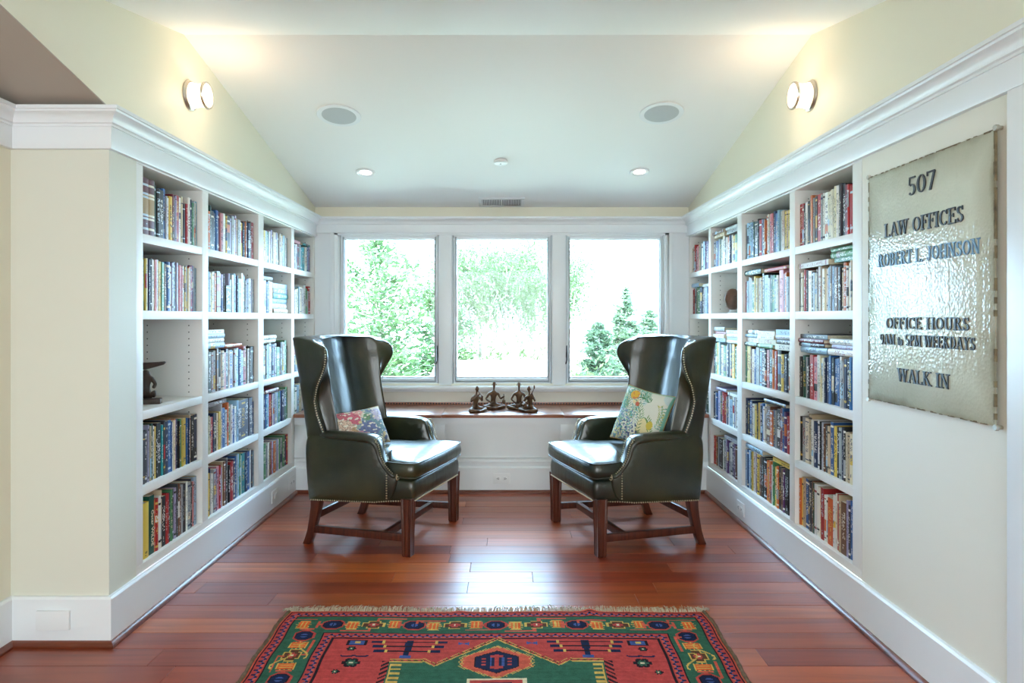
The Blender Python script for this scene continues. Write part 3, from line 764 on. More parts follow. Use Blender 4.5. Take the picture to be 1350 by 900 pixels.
# ------------------------------------------------------------------ wing chairs (local +x = front, z up, origin on the floor)
def itp(z, t): return float(np.interp(z, [a for a, _ in t], [b for _, b in t]))
UW = [(.24,-.19),(.50,-.175),(.59,-.185),(.64,-.205),(.70,-.230),(.77,-.243),(.85,-.218),(.91,-.183),(.96,-.158),(1.0,-.150),(1.03,-.152),(1.055,-.158),(1.075,-.172),(1.088,-.200),(1.098,-.25)]
UO = [(.24,-.290),(.5,-.312),(.8,-.352),(1.098,-.402)]
VW = [(.24,.262),(.50,.270),(.6,.300),(.77,.308),(.88,.330),(.97,.350),(1.03,.352),(1.098,.330)]
def chair_shell():
    zs = [.235,.35,.45,.50,.55,.60,.65,.70,.74,.78,.82,.86,.90,.94,.97,1.0,1.025,1.045,1.062,1.076,1.087,1.095]
    rings = []
    def ring(z, shr=0, zz=None):
        uo = itp(z, UO)+shr; th = .062 if z < 1.0 else .055
        ui = uo+th-2*shr+itp(z, [(.24,0),(.5,.01),(.62,.022),(.8,.008),(1.1,0)]); uw = max(itp(z, UW), ui+.035); vw = itp(z, VW); t = .040-shr*1.2
        vb = itp(z, [(.24,.268),(.6,.275),(1.1,.285)])     # inner half width at the back
        half = []
        # inner contour from centre to the wing tip
        for k in range(5): half.append((ui+.006*math.cos(k/4*PI), vb*.50*k/4))
        rr = .115
        for k in range(1, 5):
            a = k/4*PI/2; half.append((ui+rr*(1-math.cos(a)), vb*.50+(vb*.50)*math.sin(a)))
        u2 = ui+rr
        for k in range(1, 5):
            f = k/4; half.append((u2+(uw-.012-u2)*f if uw-.012 > u2 else u2*(1-f)+(uw-.012)*f, vb+(vw-vb)*(f**1.3)))
        half.append((uw+.002-shr, vw+t*.25)); half.append((uw+.006-shr, vw+t*.6)); half.append((uw-.008-shr, vw+t))
        vo = itp(z, [(.24,.300),(.48,.305),(.53,.330),(1.1,.345)])-shr
        for k in range(1, 4):
            f = k/4; half.append((uw-.008+(uo+.06-uw+.008)*f, (vw+t)*(1-f)+vo*f))
        for k in range(0, 4):
            a = k/3*PI/2; half.append((uo+.05*(1-math.sin(a)), vo-.05*(1-math.cos(a))))
        half.append((uo, vo*.5)); half.append((uo-.004, 0))
        zt = zz if zz else z
        def Z(u, v): return zt-(.040*max(0, (z-.95)/.15)*max(0, min(1, (u-itp(z, UO)-.06)/.20)))
        pts = [(u, v, Z(u, v)) for u, v in half]; mir = [(u, -v, Z(u, v)) for u, v in half[1:-1]][::-1]
        return pts+mir
    for z in zs: rings.append(ring(z))
    rings.append(ring(1.097, .012, 1.1015)); rings.append(ring(1.098, .024, 1.103))
    m = MB(); m.loft(rings); return m
def arm_profile(t=0):
    return [(-.284,.239),(-.27,.239),(.0,.250),(.155,.262),(.175,.268),(.205,.300),(.222,.360),(.222,.395),(.205,.412),(.170,.440),(.140,.485),(.125,.535),(.118,.575),(.098,.600),(.02,.606),(-.16,.606),(-.27,.60),(-.302,.575),(-.308,.53),(-.310,.49),(-.306,.42),(-.299,.34),(-.294,.29),(-.290,.255),(-.287,.241)]
def chair_arm(s):
    m = MB(); P = arm_profile()
    rings = []
    for v, sh in ((.262,.010),(.272,.0),(.300,0),(.326,0),(.338,.008)):
        cu, cz = -.04, .43
        rings.append([(u+(cu-u)*sh*2.2, s*v, z+(cz-z)*sh*2.2) for u, z in P])
    m.loft(rings)
    # rolled top, and the scroll that runs down the front to the volute
    path = [(-.25,.300,.588,.038),(-.10,.312,.588,.040),(.02,.318,.586,.042),(.085,.320,.580,.040),(.112,.320,.560,.036),(.122,.320,.525,.030),(.130,.320,.490,.027),(.152,.321,.452,.026),(.180,.322,.425,.028),(.205,.324,.405,.030),(.222,.324,.395,.020)]
    pts = []; n = 14; rr = []
    for i, (u, v, z, r) in enumerate(path):
        a = Vector(path[max(i-1, 0)][:3]); c = Vector(path[min(i+1, len(path)-1)][:3]); d = (c-a); d.y = 0; d.normalize()
        up = Vector((-d.z, 0, d.x)); w = Vector((0, 1, 0))
        rr.append([Vector((u, s*v, z))+up*math.cos(2*PI*k/n)*r*.62+w*math.sin(2*PI*k/n)*r*1.12 for k in range(n)])
    m.loft(rr); return m
def rail_body():
    m = MB()
    rings = []
    for z, e in ((.272,.0),(.276,.004),(.32,.010),(.36,.008),(.383,.0),(.388,-.02)):
        x0, x1, v = -.285, .308+e, .312+e; r = .03
        pts = []
        for cx, cy, a0 in ((x1-r, v-r, 0), (x0+r, v-r, 90), (x0+r, -v+r, 180), (x1-r, -v+r, 270)):
            for k in range(5):
                a = math.radians(a0+22.5*k); px = cx+r*math.cos(a)
                zz = z-(.036*(1-(px-x0)/(x1-x0)) if z < .28 else 0)
                pts.append((px, cy+r*math.sin(a), zz))
        rings.append(pts)
    m.loft(rings); return m
def cushion_outline(inset=0):
    base = [(-.225,-.252),(.110,-.256),(.135,-.266),(.150,-.30),(.165,-.322),(.20,-.328),(.290,-.330),(.318,-.318),(.328,-.29),(.333,-.15),(.335,0)]
    pts = base+[(u, -v) for u, v in base[:-1][::-1]]
    n = len(pts); out = []
    for i, p in enumerate(pts):
        a = Vector(pts[i-1]); c = Vector(pts[(i+1) % n]); d = (c-a).normalized(); nn = Vector((-d.y, d.x))
        out.append((p[0]+nn.x*inset, p[1]+nn.y*inset))
    return out
def cushion():
    m = MB(); rings = []
    for z, ins in ((.386,.03),(.389,.012),(.394,.002),(.405,-.004),(.425,-.009),(.445,-.006),(.460,0),(.468,.004),(.474,.016),(.482,.045),(.489,.085),(.494,.13),(.497,.17)):
        o = cushion_outline(0)
        if ins <= .02: o = cushion_outline(ins)
        else:
            cu, cv = .05, 0; k = ins/.30
            o = [(u+(cu-u)*k, v+(cv-v)*k) for u, v in cushion_outline(.014)]
        rings.append([(u, v, z+.004*mnoise.noise(Vector((u*14, v*9, z*3)))*(1 if z > .47 else 0)) for u, v in o])
    m.loft(rings); return m
def closed_tube(pts, r, n=6):
    m = MB(); m.tube(pts+[pts[0], pts[1]], r, n); return m
def leg_front(s):
    m = MB(); cx, cy = .278, s*.312; rings = []
    for z, w in ((0,.022),(.01,.024),(.10,.0245),(.29,.029)):
        g = .004
        pts = []
        for sx, sy in ((-1,-1),(1,-1),(1,1),(-1,1)):
            pass
        # square leg with fluted faces
        for f in range(4):
            for q in (-1,-.62,-.5,-.12,0,.12,.5,.62):
                d = 0 if q in (-1,-.62,-.12,.12,.62) else -g
                if q == 0: d = 0
                x, y = q*w, -w-d
                a = f*PI/2; pts.append((cx+x*math.cos(a)-y*math.sin(a), cy+x*math.sin(a)+y*math.cos(a), z))
        rings.append(pts)
    m.loft(rings); return m
def leg_rear(s):
    m = MB(); rings = []
    for z, u, w in ((0,-.318,.021),(.03,-.306,.020),(.08,-.290,.020),(.15,-.274,.022),(.20,-.264,.024),(.262,-.258,.027)):
        rings.append([(u+a*w, s*(.288)+b*w, z) for a, b in ((-1,-1),(1,-1),(1,1),(-1,1))])
    m.loft(rings); return m
def nails(path, pitch=.0128, r=.0046, nrm=None):
    P = [Vector(p) for p in path]; m = MB(); acc = 0; last = P[0]
    for i in range(len(P)-1):
        seg = P[i+1]-P[i]; L_ = seg.length; t = acc
        while t < L_:
            c = P[i]+seg*(t/L_); m.ball(c, r, 6, 4); t += pitch
        acc = t-L_
    return m
def make_chair(name, label, loc, rz, group):
    t = thing(name, label, 'armchair', loc, rz, group)
    sh = chair_shell().build('wing_back', M['leather'], t, smooth=True, sub=1)
    rail_body().build('seat_rail', M['leather'], t, smooth=True, sub=1)
    for s in (-1, 1):
        chair_arm(s).build('arm', M['leather'], t, smooth=True, sub=1)
    c = cushion().build('seat_cushion', M['leather'], t, smooth=True, sub=1)
    m = closed_tube([(u, v, .467) for u, v in cushion_outline(.001)], .0032); m2 = closed_tube([(u, v, .395) for u, v in cushion_outline(.0)], .0032)
    m.quadmesh(m2.v, m2.f); m.build('piping', M['leather'], c, smooth=True)
    for s in (-1, 1):
        leg_front(s).build('leg', M['legwood'], t, bevel=.0008, bseg=1)
        leg_rear(s).build('leg', M['legwood'], t, bevel=.003)
        m = MB(); m.hull8([(-.278,s*.289-.012,.062),(-.278,s*.289+.012,.062),(-.278,s*.289+.012,.100),(-.278,s*.289-.012,.100)], [(.265,s*.312-.012,.072),(.265,s*.312+.012,.072),(.265,s*.312+.012,.110),(.265,s*.312-.012,.110)])
        m.build('stretcher', M['legwood'], t, bevel=.002)
    m = MB(); m.box(.128, .154, -.300, .300, .071, .107); m.build('stretcher', M['legwood'], t, bevel=.002)
    m = MB(); m.box(-.292, -.266, -.280, .280, .130, .168); m.build('stretcher', M['legwood'], t, bevel=.002)
    N = MB()
    for s in (-1, 1):
        wing = []
        for k in range(40):
            z = .615+k*(1.078-.615)/39; wing.append((itp(z, UW)+.004, s*(itp(z, VW)+.043), z-.006))
        q = nails(wing); N.quadmesh(q.v, q.f)
        for off in (-.033, .033):
            front = [(.113,s*(.320+off*1.1),.585),(.132,s*(.320+off),.560),(.140,s*(.320+off*.9),.525),(.148,s*(.320+off*.85),.492),(.168,s*(.321+off*.85),.458),(.192,s*(.322+off*.9),.436),(.214,s*(.324+off),.420)]
            q = nails(front, .011, .004); N.quadmesh(q.v, q.f)
        for k in range(14):
            a = 2*PI*k/14; N.ball((.226, s*.323+.017*math.cos(a), .398+.015*math.sin(a)), .0038, 6, 4)
        N.ball((.226, s*.323, .398), .009, 8, 5)
        for k in range(10): N.ball((.116+.012*math.cos(k/9*PI)*0+.004, s*.320+.036*math.cos(PI*k/9), .572+.022*math.sin(PI*k/9)), .004, 6, 4)
        down = [(.172, s*.341, .43),(.172, s*.341, .285)]
        q = nails(down); N.quadmesh(q.v, q.f)
        bot = [(-.27, s*.334, .246),(.10, s*.336, .262),(.16,s*.330,.270),(.300, s*.312, .278)]
        q = nails(bot); N.quadmesh(q.v, q.f)
    q = nails([(.311,-.30,.279),(.311,.30,.279)]); N.quadmesh(q.v, q.f)
    stuff(N.build('nailhead_trim', M['brass'], t, smooth=True, normals=False))
    return t
CH1 = (-.676, 3.826, 0); A1 = math.radians(-17)
CH2 = (.642, 3.816, 0); A2 = math.radians(180+17)
make_chair('wingback_armchair', 'green leather wing armchair on the left, holding the pink and blue floral cushion', CH1, A1, 'pair of leather wing armchairs')
make_chair('wingback_armchair', 'green leather wing armchair on the right, holding the pale green leafy cushion', CH2, A2, 'pair of leather wing armchairs')

# ------------------------------------------------------------------ scatter cushions
def pillow(name, label, w, h, th, paint, chair, A, at, tilt, roll, yaw=0):
    n, mm = 96, int(96*h/w); fr = MB(); bk = MB()
    def P(i, j, side):
        x = i/n*2-1; y = j/mm*2-1
        k = 1-.07*(1-abs(y)**2)*abs(x)**4; k2 = 1-.07*(1-abs(x)**2)*abs(y)**4
        puff = max(0, (1-x**4)*(1-y**4))**.55
        return (side*th*.5*puff+.004*mnoise.noise(Vector((x*3, y*3, side))), x*w/2*k, y*h/2*k2)
    for side, m in ((1, fr), (-1, bk)):
        vs = [P(i, j, side) for j in range(mm+1) for i in range(n+1)]; fs = []; cs = []
        for j in range(mm):
            for i in range(n):
                a = j*(n+1)+i; fs.append((a, a+1, a+n+2, a+n+1) if side > 0 else (a, a+n+1, a+n+2, a+1)); cs.append(paint((i+.5)/n, (j+.5)/mm))
        m.quadmesh(vs, fs, cs)
    t = thing(name, label, 'cushion', (0,0,0), 0)
    Mc = Matrix.Translation(chair) @ Matrix.Rotation(A, 4, 'Z')
    t.matrix_world = Mc @ Matrix.Translation(at) @ Matrix.Rotation(yaw, 4, 'Z') @ Matrix.Rotation(tilt, 4, 'Y') @ Matrix.Rotation(roll, 4, 'X')
    fr.build('front_cover', M['pillow'], t, smooth=True, usecol=True, normals=False)
    bk.build('back_cover', M['olive'], t, smooth=True, normals=False)
    edge = [P(i, 0, 1) for i in range(0, n+1, 2)]+[P(n, j, 1) for j in range(0, mm+1, 2)]+[P(i, mm, 1) for i in range(n, -1, -2)]+[P(0, j, 1) for j in range(mm, 0, -2)]
    closed_tube([Vector(p) for p in edge], .003, 6).build('piping', M['cordpipe'], t, smooth=True)
    return t
M['cordpipe'] = mat('tan_piping', h2('B79A5E'), .7)
def nz(x, y, s, k=0): return mnoise.noise(Vector((x*s, y*s, k*7.3)))
def paint_floral(x, y):
    c = h2('E4DFCF')
    def blob(cx, cy, r, col, k, fz=.35):
        nonlocal c
        d = math.hypot((x-cx)*1.6, y-cy)/r+fz*nz(x, y, 14, k)
        if d < 1: c = col if nz(x, y, 30, k+3) > -.25 else tuple(v*.55 for v in col)
    if nz(x, y, 5, 1) > .12: c = h2('7FA5A8')
    if nz(x+y*.5, y, 9, 2) > .22: c = h2('4C6FA8')
    if nz(x, y, 11, 4) > .28: c = h2('D9C789')
    blob(.72, .45, .33, h2('5C93AA'), 1); blob(.60, .35, .25, h2('3F5FA5'), 2, .6); blob(.85, .75, .2, h2('C9C3E0'), 5)
    blob(.18, .35, .33, h2('C79A6E'), 6); blob(.45, .15, .2, h2('D884AE'), 7); blob(.20, .56, .20, h2('E0BFA8'), 8, .15)
    blob(.22, .84, .15, h2('C83A62'), 9); blob(.40, .72, .17, h2('D0406C'), 10); blob(.50, .9, .13, h2('E6A0A0'), 11)
    blob(.62, .68, .10, h2('4E9A6C'), 12); 
    r = math.hypot((x-.2)*1.6, y-.56)
    if r < .19 and abs(math.sin(r*60+math.atan2(y-.56, x-.2)*1.5)) < .25: c = h2('5A3A40')
    if x < .035: c = h2('B0A57A')
    if nz(x, y, 17, 50) > .27: c = h2('ECE6DA')
    return mixc(c, h2('E8E2D4'), .18)
_r = random.Random(21)
STEMS = [(_r.uniform(.05, .95), _r.uniform(0, .85), _r.uniform(.7, 2.5), _r.uniform(.2, .4), h2(_r.choice(['6F9A5A','8DB07A','5A8A62','86B8A0','A9B86A','7C8A5A','6FA8A0','9AA88A'])), _r.uniform(.006, .011)) for _ in range(26)]
def paint_leafy(x, y):
    c = h2('E6E8DC')
    if nz(x, y, 3, 21) > .1: c = h2('D2E2DF')
    if nz(x, y, 4, 26) > .25: c = h2('ECE0B0')
    for sx, sy, a, ln, col, wd in STEMS:          # leaves along bending stems
        if abs(x-sx) > ln+.1 or abs(y-sy) > ln+.1: continue
        for q in range(8):
            f = q/7; px = sx+math.cos(a+f*.5)*ln*f*.8; py = sy+math.sin(a+f*.5)*ln*f
            if abs(x-px) > .09 or abs(y-py) > .09: continue
            for sd in (-1, 1):
                la = a+f*.5+sd*.8; dx, dy = x-px, y-py
                u = dx*math.cos(la)+dy*math.sin(la); v = -dx*math.sin(la)+dy*math.cos(la)
                if 0 < u < .085 and abs(v) < wd*math.sin(PI*u/.085): c = col
    if x < .45 and y < .55 and nz(x, y, 26, 40) > .16: c = h2('8FA3C4')
    if x < .5 and nz(x, y, 34, 41) > .30: c = h2('6FB5B0')
    if math.hypot(x-.38, y-.2) < .2 and nz(x, y, 22, 30) > .25: c = h2('54648E')
    if math.hypot(x-.3, y-.84) < .09: c = h2('E8B84E') if nz(x, y, 20, 33) > -.2 else h2('D88A5A')
    if math.hypot(x-.42, y-.68) < .04: c = h2('D0705A')
    if math.hypot((x-.78), (y-.38)*.8) < .06: c = h2('DDC65A')
    if y > .965 or x > .97: c = h2('8FC9B4')
    return c
pillow('floral_cushion', 'rectangular pink and blue floral cushion lying in the left armchair', .345, .215, .12, paint_floral, CH1, A1, (-.115, -.120, .592), math.radians(-28), math.radians(4), math.radians(-30))
pillow('leafy_cushion', 'square pale green leafy cushion propped up in the right armchair', .32, .32, .11, paint_leafy, CH2, A2, (-.105, .040, .645), math.radians(-22), math.radians(-9), math.radians(30))

# ------------------------------------------------------------------ bronze figurines
def skin_mesh(name, verts, edges, radii, root, material, parent, sub=2):
    me = bpy.data.meshes.new(name); me.from_pydata(verts, edges, []); o = bpy.data.objects.new(name, me); COL.objects.link(o)
    o.modifiers.new('skin', 'SKIN'); s = o.modifiers.new('sub', 'SUBSURF'); s.levels = sub; s.render_levels = sub
    for i, v in enumerate(me.skin_vertices[0].data):
        v.radius = (radii[i], radii[i]) if not isinstance(radii[i], tuple) else radii[i]; v.use_root = (i == root)
    dg = bpy.context.evaluated_depsgraph_get(); m2 = bpy.data.meshes.new_from_object(o.evaluated_get(dg)); bpy.data.objects.remove(o)
    m2.materials.clear(); m2.materials.append(material); m2.polygons.foreach_set('use_smooth', [True]*len(m2.polygons))
    o = bpy.data.objects.new(name, m2); COL.objects.link(o)
    if parent: o.parent = parent
    return o
def figurine(label, loc, rz, arms, tilt, prop, scale=1.0, headfwd=.01):
    """cross-legged slender figure, facing local -y"""
    t = thing('seated_figurine', label, 'figurine', loc, rz, 'bronze musicians on the window seat'); t.scale = (scale,)*3
    V = []; E = []; R_ = []
    def add(p, r, frm=None):
        V.append(p); R_.append(r); i = len(V)-1
        if frm is not None: E.append((frm, i))
        return i
    pel = add((0,.012,.022), .021); w = add((0,.010,.050), .0145, pel); ch = add((tilt*.25,.004,.080), .022, w); sh = add((tilt*.5,.002,.100), .020, ch)
    nk = add((tilt*.7,0,.121), .0062, sh); n2 = add((tilt*.9,-.003,.136), .0052, nk); hd = add((tilt*1.0,-.008,.152), .0145, n2); h2_ = add((tilt*1.05,-.007,.168), .0115, hd); add((tilt*1.05,-.004,.178), .006, h2_)
    add((tilt*1.0,-.0215,.149), .0035, hd)           # nose and chin
    for s in (-1, 1):
        hip = add((s*.022,.004,.018), .018, pel); kn = add((s*.072,-.026,.015), .0145, hip); an = add((s*.018,-.054,.012), .0095, kn); add((-s*.010,-.056,.006), .006, an)
        A = arms[0 if s < 0 else 1]
        so = add((s*.031+tilt*.5,.002,.098), .0095, sh); el = add(A[0], .0068, so); ha = add(A[1], .0056, el)
        q = Vector(A[1]); d = (q-Vector(A[0])).normalized(); add(tuple(q+d*.008), .005, ha)
    skin_mesh('body', V, E, R_, pel, M['bronze'], t)
    m = MB()
    for s in (-1, 1): m.ball((tilt*1.02+s*.0135,-.006,.157), .0045, 6, 4, (.5,.8,1.3))
    m.build('ears', M['bronze'], t, smooth=True)
    b = MB()                                            # folded cloth under the legs
    prof = [(.0001,.0),(.050,.0),(.058,.004),(.050,.010),(.03,.014),(.0001,.016)]
    b.lathe(prof, (0,-.014,0), 20); b.v = [(x*(1+.08*math.sin(9*math.atan2(y, x))), y*.68-.006, z) for x, y, z in b.v]
    b.build('cloth', M['bronze'], t, smooth=True)
    p = MB()
    if prop == 'flute': p.tube([(tilt,-.020,.144),(.016,-.052,.112),(.020,-.058,.106)], [.0028,.0034,.0055], 8); nm = 'flute'
    elif prop == 'drum':
        p.tube([(.062,-.030,.098),(.062,-.032,.062)], .0028, 6); p.lathe([(.0001,.0),(.009,.004),(.012,.014),(.009,.026),(.0001,.031)], (.062,-.032,.034), 10); nm = 'rattle'
    elif prop == 'lute':
        p.tube([(-.012,-.040,.050),(.022,-.012,.128),(.034,-.004,.160)], [.0035,.003,.0025], 6); p.ball((.036,-.003,.172), .0115, 8, 6, (.5,.4,1.3)); p.ball((-.014,-.042,.044), .020, 10, 6, (.9,.5,1)); nm = 'lute'
    else: p.lathe([(.0001,0),(.018,.002),(.022,.012),(.016,.024),(.0001,.026)], (0,-.045,.014), 14); nm = 'hand_drum'
    p.build(nm, M['bronze'], t, smooth=True)
    return t
ZS = .5405
figurine('leftmost bronze seated figurine, playing a flute towards the others', (-.222, 4.80, ZS), math.radians(38), [((-.046,-.006,.072),(.004,-.036,.122)), ((.044,-.014,.074),(.016,-.050,.112))], .006, 'flute', 1.02)
figurine('second bronze seated figurine from the left, holding up a small rattle', (-.102, 4.96, ZS), math.radians(14), [((-.050,-.002,.066),(-.016,-.032,.040)), ((.044,-.018,.066),(.060,-.034,.082))], .004, 'drum', 1.12)
figurine('third bronze seated figurine from the left, hands resting on its lap drum', (.082, 4.94, ZS), math.radians(-8), [((-.048,-.004,.064),(-.012,-.042,.042)), ((.048,-.004,.064),(.014,-.042,.042))], .002, 'lap', 1.12)
figurine('rightmost bronze seated figurine, playing a long-necked lute', (.158, 4.80, ZS), math.radians(-32), [((-.044,-.014,.068),(-.012,-.046,.060)), ((.046,-.010,.076),(.026,-.018,.128))], -.004, 'lute', 1.02)

# ------------------------------------------------------------------ carved stool figure and carved head
t = thing('carved_headrest', 'dark carved wooden figure stool standing alone on the third shelf of the left bookcase', 'carving', (XL-.115, 2.985, SZ[2]), math.radians(20))
MB().prism([(-.062,-.032),(.062,-.032),(.066,0),(.062,.032),(-.062,.032),(-.066,0)], 'Z', 0, .022).build('base', M['oldwood'], t, bevel=.004)
m = MB(); rings = []
for z, a, b, sag in ((.150,.020,.020,0),(.156,.048,.032,.0),(.163,.072,.042,.0),(.173,.082,.046,.0),(.178,.078,.043,.0),(.172,.050,.028,.0),(.169,.0008,.0008,0)):
    rings.append([(a*math.cos(2*PI*k/24), b*math.sin(2*PI*k/24), z+.006*(math.cos(2*PI*k/24)**2)) for k in range(24)])
m.loft(rings); m.build('curved_top', M['oldwood'], t, smooth=True)
V = [(0,0,.045),(0,0,.075),(0,0,.105),(0,0,.125),(0,0,.150), (-.022,0,.035),(-.038,-.004,.055),(-.030,0,.026), (.022,0,.035),(.038,-.004,.055),(.030,0,.026), (-.026,0,.108),(-.040,0,.085),(-.030,0,.066),(.026,0,.108),(.040,0,.085),(.030,0,.066)]
E = [(0,1),(1,2),(2,3),(3,4),(0,5),(5,6),(6,7),(0,8),(8,9),(9,10),(2,11),(11,12),(12,13),(2,14),(14,15),(15,16)]
skin_mesh('crouching_figure', V, E, [.020,.017,.019,.018,.020,.013,.010,.010,.013,.010,.010,.011,.008,.008,.011,.008,.008], 0, M['oldwood'], t)
t = thing('round_carving', 'round brown carved head with looped ears on the second shelf, right bookcase', 'carving', (1.49, 4.515, SZ[3]+.0005), math.radians(30))
MB().lathe([(.0001,0),(.030,0),(.032,.006),(.024,.012),(.018,.026),(.0001,.028)], n=20).build('stand', M['plastic'], t, smooth=True, angle=.6)
m = MB(); m.lathe([(.0001,.022),(.022,.024),(.046,.044),(.060,.080),(.058,.115),(.042,.145),(.020,.160),(.0001,.163)], n=28); m.v = [(x, y*.8-(.006 if y < 0 and .06 < z < .12 else 0), z) for x, y, z in m.v]; m.build('head', M['clay'], t, smooth=True)
m = MB()
for s in (-1, 1):
    m.tube([(s*(.050+.016*math.sin(a)), 0, .095+.026*math.cos(a)) for a in [PI*k/8 for k in range(9)]], .005, 8); m.ball((s*.022,-.046,.112), .008, 8, 5, (1.3,.6,.7))
m.tube([(0,-.044,.118),(0,-.056,.095),(0,-.050,.088)], [.004,.008,.004], 8); m.tube([(-.018,-.046,.070),(0,-.052,.067),(.018,-.046,.070)], .004, 6)
m.build('carved_features', M['clay'], t, smooth=True)

# ------------------------------------------------------------------ glass sign on the right wall
SX = XR-.016
t = thing('glass_sign', 'weathered pebbled glass office sign with dark lettering on the right wall', 'sign', (SX, 2.243, 1.3125))
SW, SH = .667, .831
m = MB(); nY, nZ = 30, 38; rs = random.Random(3)
jy = [[rs.uniform(-.0015, .0015) for _ in range(nZ+1)] for _ in range(2)]
m.box(-.003, .003, -SW/2, SW/2, -SH/2, SH/2); m.build('glass_pane', M['sign'], t, bevel=.0015)
m = MB()                                             # grimy uneven rim
for side in range(4):
    n = 46; L_ = SW if side < 2 else SH
    for k in range(n):
        if rs.random() < .35: continue
        a = -L_/2+L_*k/n; b = a+L_/n; w = rs.uniform(.001, .0045)
        if side == 0: m.box(-.0038, .0038, a, b, SH/2-w, SH/2+.0008)
        if side == 1: m.box(-.0038, .0038, a, b, -SH/2-.0008, -SH/2+w)
        if side == 2: m.box(-.0038, .0038, -SW/2-.0008, -SW/2+w, a, b)
        if side == 3: m.box(-.0038, .0038, SW/2-w, SW/2+.0008, a, b)
m.build('dirty_rim', mat('grime', h2('6E6248'), .8, var=.4, vscale=40), t)
for y in (-1, 1):
    for z in (-1, 1):
        m = MB(); m.lathe([(.0001,-.006),(.008,-.006),(.009,-.003),(.009,.003),(.006,.004),(.006,.015),(.0001,.015)], (0, y*(SW/2+.003), z*(SH/2+.003)), 16, Matrix.Rotation(PI/2, 3, 'Y')); 
        m.build('standoff', M['nickel'], t, smooth=True, angle=.5)
